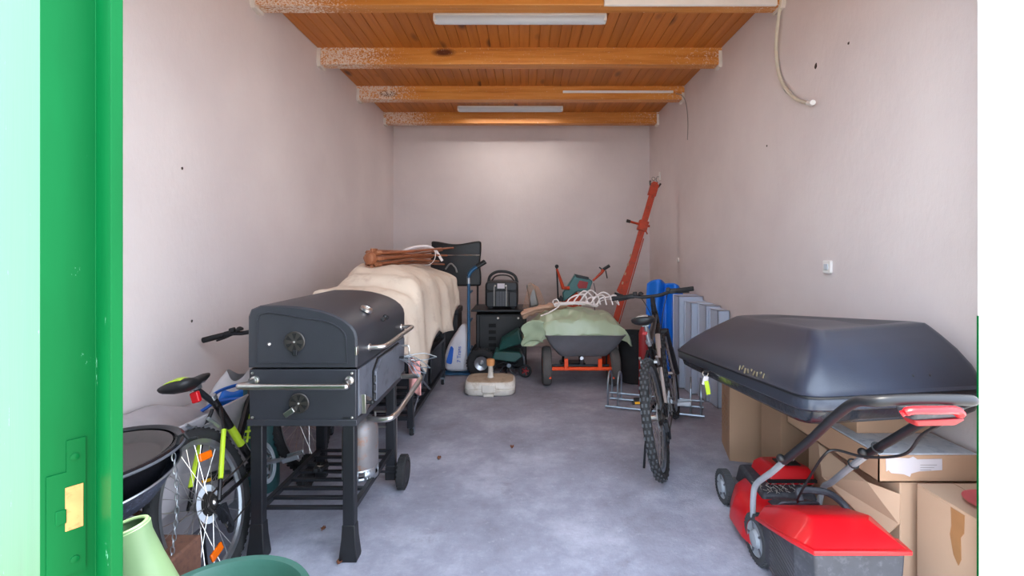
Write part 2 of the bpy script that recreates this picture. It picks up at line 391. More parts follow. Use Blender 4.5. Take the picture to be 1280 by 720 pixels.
MB().tube(smoothpath([(1.665, 3.09, 3.0), (1.668, 3.17, 2.8), (1.668, 3.2, 2.6), (1.668, 3.1, 2.35), (1.668, 2.95, 2.215)]), 0.004, 6).build('wire', WIRE, t)
t = thing('hanging_wire', 'thin loose wire dangling at the right end of the third beam', 'wire', (1.62, 5.0, 2.9))
MB().tube(smoothpath([(1.58, 5.02, 2.93), (1.63, 4.98, 2.90), (1.66, 4.94, 2.80), (1.665, 4.9, 2.6), (1.66, 4.9, 2.42)]), 0.004, 6).build('wire_strand', WIRE, t)
t = thing('light_switch', 'small white switch on the right wall above the roof box', 'switch', (XR, 2.65, 1.205))
Mx = FR((XR, 2.65, 1.205), (0, -1, 0), (-1, 0, 0))
MB().prism([tuple(p) for p in roundpoly([(-.034, -.036), (.034, -.036), (.034, .036), (-.034, .036)], 0.012, 4)], 0, 0.016, Mx).build('cover', TRUNK, t, bevel=0.003)
MB().box(-.016, .016, -.016, .016, 0.015, 0.021, Mx).build('rocker', LAMPW, t, bevel=0.002)
t = thing('socket_cap', 'small white cable outlet low on the right wall above the blue sled', 'outlet', (XR, 5.25, 1.18))
MB().lathe([(0.03, 0), (0.028, 0.012), (0.012, 0.016)], 16, FR((XR, 5.25, 1.19), (0, -1, 0), (-1, 0, 0))).build('outlet_cover', TRUNK, t)
# small dents and holes in the plaster
for k, (x, y, z) in enumerate(((XR, 2.49, 2.37), (XR, 2.77, 2.36), (XR, 3.33, 2.02), (XL, 2.48, 1.72), (XL, 2.55, 0.92))):
    nx = -1 if x > 0 else 1
    o = MB(); pts = [(0.009*(0.6+0.5*random.random())*math.cos(a)*(1.6 if k == 1 else 1), 0.009*(0.6+0.5*random.random())*math.sin(a)*(2.6 if k == 1 else 1)) for a in [2*PI*j/9 for j in range(9)]]
    o.prism(pts, -0.004, 0.0015, FR((x, y, z), (0, 1, 0), (nx, 0, 0))); ob = o.build('plaster_chip', PRINT, wr if nx < 0 else bpy.data.objects['wall_left'], smooth=0)

# ------------------------------------------------------------ open green door leaf
P1 = Vector((-0.4545, 0.45, 0)); dl = Vector((-0.81, 0.586, 0)).normalized(); de = Vector((0.586, 0.81, 0)).normalized(); L = 1.40
dr = thing('green_door', 'green painted wooden door leaf swung open beside the camera', 'door', (P1.x+dl.x*L, P1.y+dl.y*L, 0))
def dp(a, t): p = P1 + dl*a + de*t; return (p.x, p.y)
MB().prism([dp(0, 0), dp(0, .040), dp(-.050, .040), dp(-.050, .049), dp(.02, .049), dp(.02, .05), dp(L, .05), dp(L, 0)], 0.01, 2.5).build('door_leaf', GREEN, dr, bevel=0.0015)
Me = FR((P1.x+de.x*0.018, P1.y+de.y*0.018, 0), de, -dl)   # x across the edge, y up... z out
Me = Matrix(((de.x, 0, -dl.x, P1.x), (de.y, 0, -dl.y, P1.y), (0, 1, 0, 0), (0, 0, 0, 1)))
lk = MB(); lk.prism([(.004, .985), (.032, .985), (.032, 1.115), (.018, 1.115), (.018, 1.085), (.004, 1.085)], 0, 0.0016, Me); lkp = lk.build('lock_plate', GREEN, dr, smooth=0)
MB().box(.017, .030, 1.028, 1.070, 0.0005, .0022, Me).build('latch_hole', RAW, lkp, smooth=0)
MB().box(.010, .018, 1.036, 1.05, 0.0, .003, Me).build('latch_bolt', GREEN, lkp, bevel=0.001)
for z in (1.098, 0.998):
    MB().lathe([(.0035, 0), (.0035, .0024), (.001, .003)], 12, Me @ Matrix.Translation((.024, z, 0))).build('screw', GREEN, lkp)

# ------------------------------------------------------------ charcoal grill cart
gr = thing('charcoal_grill', 'large charcoal-grey barbecue cart with steel handles, nearest on the left', 'grill', (-0.92, 2.38, 0))
x0, x1, y0, y1 = -1.155, -0.700, 2.0, 2.80
def gpoly(ins):
    pts = [(x0, .806), (x0, 1.02), (x0+.012, 1.05), (x0+.05, 1.066), (x0+.14, 1.066)]
    for k in range(1, 9):
        a = k/8; pts.append((x0+.14 + (x1-x0-.14)*math.sin(a*PI/2), .93 + .136*math.cos(a*PI/2)))
    pts.append((x1, .806)); c = Vector((-.93, .93))
    return [tuple(Vector(p)+(c-Vector(p)).normalized()*ins) for p in pts]
XZ = lambda P, y: [(x, y, z) for x, z in P]
lid = MB().loft([XZ(gpoly(.008), y0), XZ(gpoly(0), y0+.008), XZ(gpoly(0), y1-.008), XZ(gpoly(.008), y1)]).build('lid', GRILL, gr, smooth=28)
rp = gpoly(.045)
MB().tube([(x, y0-.001, z) for x, z in rp], .0035, 6, loop=True).build('embossed_rib', GRILL, lid)
tub = MB().loft([[(x0+.004, y0+.004, .80), (x1-.004, y0+.004, .80), (x1-.004, y1-.004, .80), (x0+.004, y1-.004, .80)],
                 [(x0+.004, y0+.004, .575), (x1-.004, y0+.004, .575), (x1-.004, y1-.004, .575), (x0+.004, y1-.004, .575)]]).build('tub', GRILL, gr, bevel=0.004)
MB().box(x0-.002, x1+.002, y0-.004, y1+.004, .565, .592).build('tub_frame', GRILL, gr, bevel=0.003)
MB().box(x1-.004, x1+.003, y0+.02, y1-.02, .60, .795).build('front_plate', GRILL2, gr, bevel=0.002)
# ash door: clipped-corner plate
Md = FR((x1+.003, 0, 0), (0, 1, 0), (1, 0, 0))
def side(poly): return [(y, z) for y, z in poly]
Md = Matrix(((0, 0, 1, x1+.003), (1, 0, 0, 0), (0, 1, 0, 0), (0, 0, 0, 1)))
ad = MB().prism([(2.20, .605), (2.62, .605), (2.68, .64), (2.68, .755), (2.62, .785), (2.27, .785), (2.20, .74)], .004, .018, Md).build('ash_door', GRILL2, gr, bevel=0.004)
MB().prism([(2.192, .597), (2.625, .597), (2.688, .635), (2.688, .76), (2.625, .793), (2.265, .793), (2.192, .745)], 0, .005, Md).build('door_recess', DARKHOLE, gr, smooth=0)
hg = MB()
for z in (.63, .67, .71): hg.cyl((x1+.012, 2.195, z-.014), (x1+.012, 2.195, z+.014), .007, 8)
hg.build('hinge', BLACKM, ad)
MB().tube(smoothpath([(x1+.005, 2.66, .765), (x1+.05, 2.66, .768), (x1+.06, 2.66, .75), (x1+.06, 2.66, .70)]), .005, 8).build('door_catch', CHROME, ad)
ck = MB().prism([(2.04, .685), (2.13, .64), (2.045, .60)], 0, .02, Md).build('height_crank', CHROME, gr, bevel=.002)
MB().cyl((x1, 2.06, .645), (x1+.045, 2.06, .645), .007).ball((x1+.045, 2.06, .645), .010).build('crank_knob', BLACK, ck)
# screws
for sx, sz in ((x0+.02, .785), (x1-.02, .785), (x0+.02, .60), (x1-.02, .60)):
    MB().lathe([(.006, 0), (.005, .004), (.001, .006)], 10, FR((sx, y0+.001, sz), (1, 0, 0), (0, -1, 0))).build('screw', CHROME, tub)
MB().lathe([(.009, 0), (.007, .004), (.001, .008)], 10, FR((-1.065, y0-.001, .905), (1, 0, 0), (0, -1, 0))).build('screw', CHROME, lid)
# vents
def vent(cx, cz, r, par, lever):
    Mv = FR((cx, y0-.003, cz), (1, 0, 0), (0, -1, 0))
    v = MB().lathe([(r, 0), (r, .004), (r*.93, .007), (r*.2, .006), (.002, .009)], 28, Mv).build('air_vent', BRONZE, par)
    for k in range(6):
        a = k*PI/3+PI/6; b1 = .24
        o = MB().prism([(r*.3*math.cos(a-.12), r*.3*math.sin(a-.12)), (r*.84*math.cos(a-b1), r*.84*math.sin(a-b1)), (r*.84*math.cos(a+b1), r*.84*math.sin(a+b1)), (r*.3*math.cos(a+.12), r*.3*math.sin(a+.12))], .004, .0082, Mv)
        o.build('vent_slot', DARKHOLE, v, smooth=0)
    MB().ball((0, 0, .009), .005, Mv).build('rivet', CHROME, v)
    if lever: MB().cbox((-.035, -.035, .014), (.045, .022, .012), Mv, rot=(0, 0, R(35))).build('vent_tab', CHROME, v, bevel=.002)
    else: MB().cbox((.004, -r-.002, .008), (.018, .022, .012), Mv).build('vent_tab', BLACKM, v, bevel=.002)
vent(-.956, .917, .043, lid, False); vent(-.938, .662, .042, tub, True)
# steel handles
def rail(pts, r, nm, par, posts=()):
    h = MB().tube(smoothpath(pts, 6), r, 12).build(nm, CHROME, par)
    return h
ex = -.085
h = rail([(x0+.03, y0, .755), (x0+.03, y0-.05, .755), (x0+.012, y0-.082, .754), (x0+.05, y0+ex, .753), (-.93, y0+ex, .752), (x1-.05, y0+ex, .752), (x1-.012, y0-.082, .753), (x1-.03, y0-.05, .754), (x1-.03, y0, .755)], .0115, 'end_handle', tub)
for xx in (x0+.03, x1-.03): MB().lathe([(.02, 0), (.018, .008), (.012, .012)], 16, FR((xx, y0+.002, .755), (1, 0, 0), (0, -1, 0))).build('flange', CHROME, h)
h = rail([(x1, 2.16, .86), (x1+.055, 2.17, .862), (x1+.07, 2.22, .864), (x1+.07, 2.45, .866), (x1+.07, 2.66, .866), (x1+.055, 2.71, .864), (x1, 2.72, .862)], .011, 'lid_handle', lid)
for yy in (2.16, 2.72): MB().lathe([(.018, 0), (.016, .008), (.011, .012)], 14, FR((x1-.002, yy, .861), (0, 1, 0), (1, 0, 0))).build('flange', CHROME, h)
h = rail([(x1, 2.14, .545), (x1+.08, 2.12, .55), (x1+.12, 2.16, .56), (x1+.125, 2.4, .575), (x1+.12, 2.66, .585), (x1+.09, 2.71, .585), (x1, 2.72, .58)], .013, 'front_handle', tub)
# thermometer and clip on the lid slope
a = .62; tx = x0+.14+(x1-x0-.14)*math.sin(a*PI/2); tz = .93+.136*math.cos(a*PI/2); nrm = Vector((.45, 0, .9))
th = MB().lathe([(.03, 0), (.03, .012), (.026, .016), (.024, .013), (.001, .013)], 24, AX((tx, 2.28, tz+.004), nrm)).build('thermometer', CHROME, lid)
MB().lathe([(.022, .012), (.001, .0135)], 20, AX((tx, 2.28, tz+.004), nrm)).build('dial', TRUNK, th)
cb = MB()
for dy in (-.03, .0, .03): cb.ball((tx+.085, 2.30+dy, tz-.036+.008*(dy == 0)), .011)
cb.cyl((tx+.085, 2.26, tz-.035), (tx+.085, 2.34, tz-.035), .006).build('lid_knob', BLACK, lid)
MB().box(x1-.006, x1+.002, y0-.006, y0+.02, .86, .895).build('latch', CHROME, lid, bevel=.002)
# legs, shelf, wheels
for (lx, ly, foot) in ((x0+.03, 2.03, 1), (x1-.005-.03, 2.02, 1), (x1-.035, 2.64, 0), (x0+.03, 2.66, 0)):
    m = MB().box(lx-.025, lx+.025, ly-.02, ly+.02, .10 if foot else .05, .60)
    lg = m.build('leg', BLACKM, gr, bevel=.004)
    if foot:
        MB().loft([[(lx+sx*w2, ly+sy*w2*.8, z) for sx, sy in ((-1, -1), (1, -1), (1, 1), (-1, 1))] for z, w2 in ((.0, .036), (.015, .038), (.09, .030), (.15, .027))]).build('foot', BLACK, lg, bevel=.003)
    else:
        MB().box(lx-.028, lx+.028, ly-.022, ly+.022, .04, .12).build('foot', BLACK, lg, bevel=.004)
sh = MB().box(x0+.018, x0+.04, 2.02, 2.68, .185, .21).build('shelf_rail', BLACKM, gr, bevel=.002)
MB().box(x1-.045, x1-.022, 2.02, 2.68, .185, .21).build('shelf_rail', BLACKM, gr, bevel=.002)
for k in range(8):
    y = 2.055+k*.083
    MB().box(x0+.03, x1-.03, y-.010, y+.010, .19, .203).build('shelf_bar', BLACKM, sh, bevel=.002)
MB().box(x0+.03, x1-.03, 2.655, 2.675, .50, .53).build('cross_brace', BLACKM, gr, bevel=.002)
MB().cyl((x0-.03, 2.62, .088), (x1+.03, 2.62, .088), .007, 8).build('axle', BLACKM, gr)
for xx in (x1+.035, x0-.035):
    Mw = FR((xx, 2.62, .088), (0, 1, 0), (1, 0, 0))
    wl = MB().lathe([(.02, -.024), (.055, -.022), (.06, -.014), (.06, .014), (.055, .022), (.02, .024)], 28, Mw).build('wheel', BLACK, gr)
    ty = MB().lathe([(.058, -.022), (.078, -.022), (.088, -.012), (.088, .012), (.078, .022), (.058, .022)], 36, Mw, cap=False)
    for k in range(24):
        a = 2*PI*k/24; ty.cbox((.087*math.cos(a), .087*math.sin(a), 0), (.006, .010, .034), Mw, rot=(0, 0, a))
    ty.build('tyre', RUBBER, wl)
# wire fork hook set dangling at the far right corner
t = thing('grill_wire_tongs', 'chrome wire tongs dangling from the right far corner of the grill', 'tongs', (-.64, 2.62, .72))
sk = MB()
for (dx, dy, dz) in ((.14, .02, -.06), (.17, .04, -.005), (.09, -.02, -.10), (.12, .0, -.085)):
    for s in (-1, 1):
        sk.tube(smoothpath([(-.69, 2.60, .715), (-.655+dx*.25, 2.60+dy*.3+s*.012, .715+dz*.15+s*.012), (-.655+dx*.6, 2.60+dy, .715+dz*.6+s*.018), (-.655+dx, 2.6+dy, .715+dz)], 5), .0028, 6)
sk.build('wires', ZINC, t)
MB().cyl((-.70, 2.60, .712), (-.655, 2.60, .716), .008, 8).build('collar', BLACK, t)

# gas bottle on the shelf of the grill
gb = thing('gas_bottle', 'small rusty grey gas bottle standing on the lower grill shelf', 'gas bottle', (-.80, 2.33, .203))
Mb = Matrix.Translation((-.80, 2.335, .204))
MB().lathe([(.07, .03), (.083, .045), (.085, .07), (.085, .22), (.078, .255), (.05, .285), (.02, .295), (.001, .296)], 32, Mb).build('cylinder', BOTTLE, gb)
rg = MB()
for k in range(6):
    a = k*PI/3
    rg.grid(lambda u, v: ((.084)*math.cos(a+u*.75), (.084)*math.sin(a+u*.75), v*.05), 6, 1, Mb)
rg.grid(lambda u, v: (.084*math.cos(u*2*PI), .084*math.sin(u*2*PI), .0+v*.018), 36, 1, Mb); rg.grid(lambda u, v: (.084*math.cos(u*2*PI), .084*math.sin(u*2*PI), .04+v*.014), 36, 1, Mb)
rg.build('foot_ring', ALU, gb, solid=.003)
MB().cyl((-.80, 2.335, .49), (-.80, 2.335, .53), .012).cbox((-.80, 2.335, .54), (.05, .015, .012)).build('valve', CHROME, gb)
# spring clamp lying on the shelf
t = thing('spring_clamp', 'small black clip lying on the grill shelf bars', 'clamp', (-1.02, 2.4, .205))
MB().cbox((-1.03, 2.38, .218), (.022, .07, .02), rot=(0, .2, .2)).cbox((-1.0, 2.38, .218), (.022, .07, .02), rot=(0, -.2, -.2)).build('jaw', BLACK, t, bevel=.004)
MB().cyl((-1.035, 2.38, .222), (-.995, 2.38, .222), .007, 8).build('pivot', CHROME, t)
# folded chrome frame behind the bottle
t = thing('folding_frame', 'narrow upright chrome folding frame behind the gas bottle', 'frame', (-.86, 3.0, 0))
for xx in (-.93, -.80): MB().tube(smoothpath([(xx, 2.98, 0.0), (xx, 2.98, .2), (xx+.0, 2.98, .30)]), .008, 8).build('upright', CHROME, t)
for z in (.035, .20, .295): MB().cyl((-.93, 2.98, z), (-.80, 2.98, z), .007, 8).build('crossbar', CHROME, t)

# ------------------------------------------------------------ covered second barbecue cart with cloth and folded wooden parasol frame
ct = thing('covered_cart', 'black metal barbecue cart under the cream cover, behind the grey grill', 'cart', (-1.05, 3.9, 0))
for (lx, ly) in ((-1.36, 3.32), (-.79, 3.32), (-.79, 4.62), (-1.36, 4.62)):
    MB().box(lx-.02, lx+.02, ly-.02, ly+.02, .07, .80).build('leg', BLACKM, ct, bevel=.003)
for z in (.12, .42):
    for q in ((-.805, -.775, 3.34, 4.60), (-1.375, -1.345, 3.34, 4.60), (-1.34, -.81, 3.31, 3.335), (-1.34, -.81, 4.605, 4.63)): MB().box(*q, z, z+.03).build('rail', BLACKM, ct, bevel=.002)
for k in range(7): MB().box(-1.345, -.805, 3.42+k*.18, 3.45+k*.18, .125, .145).build('shelf_bar', BLACKM, ct, bevel=.002)
MB().box(-1.34, -.80, 3.36, 4.58, .50, .95).build('firebox', BLACKM, ct, bevel=.02)
MB().box(-1.34, -.81, 4.0, 4.58, .16, .42).build('cupboard', GRILL, ct, bevel=.006)
MB().box(-.80, -.785, 4.04, 4.54, .17, .41).build('cupboard_door', BLACKM, ct, bevel=.004)
MB().tube([(-.782, 3.36, .15), (-.782, 3.95, .44)], .008, 8).tube([(-.782, 3.40, .44), (-.782, 3.95, .15)], .008, 8).build('diagonal_brace', GRILL2, ct)
for (lx, ly) in ((-.79, 3.36), (-1.36, 3.36), (-.79, 4.62), (-1.36, 4.62)):
    cs = MB().box(lx-.018, lx+.018, ly-.02, ly+.02, .055, .075).box(lx-.018, lx-.014, ly-.015, ly+.015, .02, .07).box(lx+.014, lx+.018, ly-.015, ly+.015, .02, .07).build('castor', ZINC, ct)
    MB().lathe([(.006, -.012), (.03, -.012), (.032, 0), (.03, .012), (.006, .012)], 20, FR((lx, ly-.0, .032), (0, 1, 0), (1, 0, 0))).build('castor_wheel', RUBBER, cs)
# cream cover, draped
stn = [  # y, zhem_left, xL, zL, ztop, xR, zR, zhem, xhem
    (2.93, .70, -1.30, .99, 1.00, -.80, .91, .62, -.735),
    (2.99, .60, -1.30, 1.03, 1.03, -.78, .93, .60, -.715),
    (3.20, .60, -1.28, 1.05, 1.05, -.76, .98, .56, -.700),
    (3.36, .55, -1.25, 1.10, 1.13, -.75, 1.06, .47, -.700),
    (3.50, .50, -1.27, 1.15, 1.165, -.76, 1.08, .52, -.690),
    (3.70, .50, -1.30, 1.16, 1.175, -.77, 1.08, .62, -.690),
    (4.00, .50, -1.30, 1.15, 1.165, -.76, 1.07, .60, -.670),
    (4.30, .50, -1.30, 1.14, 1.155, -.75, 1.06, .62, -.655),
    (4.55, .50, -1.30, 1.12, 1.14, -.72, 1.06, .70, -.640),
    (4.66, .55, -1.25, 1.08, 1.11, -.68, 1.04, .74, -.640),
    (4.70, .60, -1.25, .95, 1.00, -.72, .95, .78, -.700)]
def stinterp(y):
    for a, b in zip(stn, stn[1:]):
        if y <= b[0]: t = (y-a[0])/(b[0]-a[0]); t = t*t*(3-2*t); return [p+(q-p)*t for p, q in zip(a, b)]
    return list(stn[-1])
def coverpt(u, v):
    y = 2.93 + 1.77*u; s = stinterp(y); _, hl, xL, zL, zt, xR, zR, hr, xh = s
    pts = [Vector((xL-.04, hl)), Vector((xL-.03, (hl+zL)/2)), Vector((xL, zL)), Vector(((xL*2+xR)/3, zt+.01)), Vector(((xL+2*xR)/3, zt)), Vector((xR, zR)), Vector(((xR+xh)/2+.012, zR*.62+hr*.38)), Vector((xh, hr))]
    q = smoothpath([(p.x, 0, p.y) for p in pts], 6); k = v*(len(q)-1); i = min(int(k), len(q)-2); p = q[i].lerp(q[i+1], k-i)
    side = max(0, (v-.62)/.38)
    p.x += side*(.016*math.sin(y*13+3*v)+.020*noise.noise(Vector((y*6, v*4, 8)))) + .012*noise.noise(Vector((y*5, v*9, 0)))
    p.z += .022*noise.noise(Vector((y*3.2, v*6, 2)))+.010*noise.noise(Vector((y*11, v*14, 5))) - .012*abs(math.sin(y*8+v*5))*(1-side)
    if side > .9: p.z += .035*math.sin(y*7)+.012*math.sin(y*17)
    return (p.x, y, p.z)
cv = MB().grid(coverpt, 110, 60).build('cover_cloth', CLOTH, smooth=60, solid=.003)
INV[cv.name] = Matrix()
tag(cv, 'cream fabric cover draped over the black cart behind the grill', 'cover')
MB().grid(lambda u, v: (coverpt(0, .04+.92*u)[0], 2.93-.012*math.sin(u*19)*v-.02*v, coverpt(0, .04+.92*u)[2]*(1-v)+.64*v), 40, 12).build('end_drop', CLOTH, cv, smooth=60, solid=.003)
tw = MB().grid(lambda u, v: (-.755+.085*u+.01*v, 3.10-.05*u+.012*math.sin(u*7+v*3), .60-.22*v+.012*math.sin(u*6)), 10, 12).build('pink_cloth', PINK, smooth=60, solid=.006)
tag(tw, 'faded pink cloth hanging below the cream cover', 'cloth')
# folded wooden parasol frame
A = Vector((-1.12, 3.56, 1.235)); B = Vector((-.74, 4.52, 1.245)); D = (B-A).normalized()
pf = thing('folded_parasol_frame', 'folded teak parasol frame tied with string, lying on the cream cover', 'parasol frame', tuple(A))
hub = MB(); Mh = AX(A, D); hub.lathe([(.001, -.075), (.025, -.072), (.042, -.060), (.050, -.035), (.045, -.012), (.035, .0), (.03, .02)], 20, Mh)
hub.build('hub', TEAKX, pf)
nb = MB()
for k in range(8):
    a = 2*PI*k/8; cxy = (.058*math.cos(a), .058*math.sin(a), .0)
    MB().cbox(cxy, (.03, .024, .06), Mh, rot=(0, 0, a)).build('hub_block', TEAKX, pf, bevel=.004)
    e = B + Mh.to_3x3() @ Vector((.075*math.cos(a)*(1+.4*(k % 3 == 0)), .065*math.sin(a), -.10*(k % 3)))
    s = Mh @ Vector((.052*math.cos(a), .052*math.sin(a), .03))
    MB().tube([s, s.lerp(e, .5)+Vector((0, 0, .025*math.sin(a))), e], [.012, .010, .008], 6).build('rib', TEAK, pf)
MB().tube([A.lerp(B, .03), A.lerp(B, .75)], .022, 10).build('pole', TEAK, pf)
MB().torus(.085, .004, Mh @ Matrix.Translation((0, 0, .72)) @ Matrix.Diagonal((1, .85, 1, 1)), 32, 6).build('string', ROPE, pf)
cc = MB().tube(smoothpath([(-1.06, 4.0, 1.24), (-1.0, 4.05, 1.30), (-.88, 4.15, 1.33), (-.80, 4.25, 1.30), (-.74, 4.3, 1.2)]), .012, 8).build('white_strap', ROPE, pf)
# things between the cart and the chair: red canister, green can
def canister(nm, label, loc, m, h, r):
    t = thing(nm, label, 'canister', loc)
    MB().lathe([(r*.9, 0), (r, .01), (r, h*.75), (r*.75, h*.86), (r*.3, h*.92), (r*.3, h)], 20, Matrix.Translation(loc)).build('body', m, t)
    MB().lathe([(r*.36, h), (r*.36, h*1.08), (.002, h*1.1)], 12, Matrix.Translation(loc)).build('cap', BLACK, t); return t
sx = thing('storage_chest', 'low black storage chest standing behind the covered cart', 'chest', (-.95, 5.3, 0))
MB().box(-1.18, -.72, 5.16, 5.5, 0, .60).build('body', BLACK, sx, bevel=.01); MB().box(-1.19, -.71, 5.15, 5.51, .60, .66).build('lid', BLACKM, sx, bevel=.01)
canister('red_bottle', 'slim red bottle on the chest beside the black chair back', (-.77, 5.25, .66), RED, .24, .035)
canister('green_bottle', 'dark green bottle left of the red bottle on the chest', (-.86, 5.25, .66), TEAL2, .20, .035)

# ------------------------------------------------------------ folded black padded chair against the back wall
ch = thing('folded_chair', 'black padded chair back standing upright near the back wall', 'chair', (-.80, 5.6, 0), (R(-4), 0, 0))
def chp(u, v):
    x = -1.08+.57*u; z = .88+.50*v
    d = 0
    return (x+.006*math.sin(v*9), 5.56-.03*math.sin(PI*u), z + .018*math.cos(PI*2*u)*(v > .9))
MB().grid(chp, 24, 24).build('backrest', BLACK, ch, smooth=50, solid=.07, bevel=.02)
MB().tube([(-1.07, 5.50, 1.235), (-.52, 5.50, 1.235)], .006, 8).build('piping', CHROME, ch)
for xx in (-1.04, -.55):
    MB().cyl((xx, 5.60, 0.02), (xx, 5.60, .92), .012, 10).build('leg', BLACKM, ch)
    MB().ball((xx, 5.495, 1.235), .010).build('stud', CHROME, ch)
MB().tube(smoothpath([(-.90, 5.46, 1.08), (-.84, 5.42, 1.14), (-.79, 5.44, 1.10), (-.77, 5.45, 1.04)]), .01, 8).build('buckle_strap', WIRE, ch)

# ------------------------------------------------------------ blue hand truck with sack
ht = thing('hand_truck', 'blue tubular hand truck with pneumatic wheels, seen side-on', 'hand truck', (-.55, 5.0, 0))
for yy in (4.92, 5.22):
    hx_ = -.117*(yy-4.92)
    MB().tube(smoothpath([(-.575+hx_, yy, .06), (-.575+hx_, yy, .5), (-.575+hx_, yy, .98), (-.565+hx_, yy, 1.05), (-.52+hx_, yy, 1.10), (-.47+hx_, yy, 1.13)], 5), .016, 10).build('side_rail', BLUEM, ht)
    MB().tube([(-.49+hx_, yy, 1.12), (-.40+hx_, yy, 1.175)], .020, 10).build('grip', BLACK, ht)
    MB().lathe([(.019, -.03), (.019, .03)], 12, Matrix.Translation((-.575+hx_, yy, .98))).build('clamp', ALU, ht)
for z in (.25, .55, .85): MB().cyl((-.575, 4.92, z), (-.575, 5.22, z), .012, 8).build('crossbar', BLUEM, ht)
MB().box(-.83, -.56, 4.94, 5.20, .012, .022).build('toe_plate', BLUEM, ht)
MB().tube([(-.575, 4.93, .12), (-.45, 4.93, .15)], .012, 8).tube([(-.575, 5.20, .12), (-.45, 5.20, .15)], .012, 8).build('axle_bracket', BLUEM, ht)
MB().cyl((-.44, 4.86, .15), (-.44, 5.27, .15), .010, 8).build('axle', ZINC, ht)
for yy in (4.87, 5.27):
    Mw = FR((-.44, yy, .15), (1, 0, 0), (0, -1, 0))
    wl = MB().lathe([(.012, -.03), (.055, -.02), (.07, -.028), (.07, .028), (.055, .02), (.03, .012), (.012, .03)], 28, Mw).build('wheel', ALU, ht)
    ty = MB().torus(.108, .042, Mw, 40, 12)
    for k in range(32): a = 2*PI*k/32; ty.cbox((.149*math.cos(a), .149*math.sin(a), 0), (.008, .012, .05), Mw, rot=(0, 0, a))
    ty.build('tyre', RUBBER, wl)
sk = thing('white_sack', 'white and blue plastic sack leaning on the blue hand truck', 'sack', (-.70, 5.05, 0))
def sackring(z, w2, d, cx, cy=5.07):
    return [(cx+w2*math.copysign(abs(math.cos(a))**.6, math.cos(a)), cy+d*math.copysign(abs(math.sin(a))**.7, math.sin(a)), z) for a in [2*PI*j/24 for j in range(24)]]
rings = [sackring(.025, .10, .06, -.70), sackring(.04, .135, .10, -.705), sackring(.18, .145, .11, -.71), sackring(.32, .115, .10, -.685), sackring(.42, .075, .08, -.66), sackring(.48, .045, .05, -.645), sackring(.52, .02, .03, -.64)]
MB().loft(rings).build('sack_body', BAG, sk, smooth=60, sub=1)
Ms = FR((-.765, 4.955, .19), (.98, -.15, 0), (0, -1, .1))
MB().prism([tuple(p) for p in roundpoly([(-.05, -.06), (.015, -.075), (.03, .09), (.0, .12)], .02, 3)], 0, .004, Ms).build('blue_emblem', BLUEP, sk)
text('7 Trans', .055, FR((-.675, 4.944, .22), (.03, -.04, 1), (0, -1, .05)), BLUEP, sk, 'lettering', .0015)

# ------------------------------------------------------------ black cabinet, portable generator, trimmings
cb = thing('black_cabinet', 'black metal cabinet with louvre slots below the portable machine', 'cabinet', (-.27, 5.4, 0))
MB().box(-.53, .02, 5.2, 5.7, .02, .60).build('body', BLACK, cb, bevel=.01)
MB().box(-.58, .10, 5.17, 5.72, .63, .65).build('top', BLACKM, cb, bevel=.004)
MB().box(-.49, -.02, 5.185, 5.2, .10, .585).build('front_panel', BLACK, cb, bevel=.006)
for xx in (-.29, -.07): MB().lathe([(.012, 0), (.010, .006), (.001, .008)], 12, FR((xx, 5.185, .56), (1, 0, 0), (0, -1, 0))).build('screw', TRUNK, cb)
for k in range(5): MB().box(-.39, -.31, 5.178, 5.186, .46-k*.07, .50-k*.07).build('louvre', DARKHOLE, cb, bevel=.002)
gn = thing('portable_generator', 'black portable machine with arched handle on top of the cabinet', 'generator', (-.25, 5.4, .65))
def rrect(x0, x1, z0, z1, r, n=6): return [tuple(p) for p in roundpoly([(x0, z0), (x1, z0), (x1, z1), (x0, z1)], r, n)]
G = Matrix(((1, 0, 0, 0), (0, 0, -1, 0), (0, 1, 0, 0), (0, 0, 0, 1)))    # local xy -> world xz, local z -> -y
MB().prism(rrect(-.435, -.075, .665, .95, .05), -5.62, -5.27, G).build('housing', BLACK, gn, bevel=.015)
for xa in (-.42, -.175): MB().prism(rrect(xa, xa+.09, .67, .84, .02), -5.275, -5.25, G).build('side_pod', BLACKM, gn, bevel=.008)
MB().prism(rrect(-.42, -.085, .85, .94, .03), -5.275, -5.245, G).build('top_panel', BLACKM, gn, bevel=.008)
for xx in (-.335, -.20): MB().box(xx-.006, xx+.006, 5.238, 5.25, .68, .90).build('trim_bar', WIRE, gn, bevel=.003)
for k in range(6): MB().box(-.31+k*.018, -.30+k*.018, 5.255, 5.27, .68, .84).build('grille_rib', GREYP, gn)
MB().box(-.30, -.22, 5.238, 5.246, .875, .93).build('label_plate', PAPER, gn)
for xx in (-.325, -.205): MB().ball((xx, 5.24, .905), .010).build('screw', TRUNK, gn)
MB().tube(smoothpath([(-.41, 5.4, .93), (-.39, 5.4, 1.0), (-.33, 5.4, 1.045), (-.25, 5.4, 1.055), (-.17, 5.4, 1.04), (-.11, 5.4, 1.0), (-.085, 5.4, .93)]), .016, 10).build('handle', BLACK, gn)
MB().tube(smoothpath([(-.37, 5.4, .95), (-.33, 5.4, 1.0), (-.25, 5.4, 1.015), (-.17, 5.4, 1.0), (-.12, 5.4, .95)]), .009, 8).build('handle_inner', BRONZE, gn)
for xx in (-.38, -.13): MB().box(xx-.02, xx+.02, 5.3, 5.6, .65, .67).build('foot', BLACK, gn)
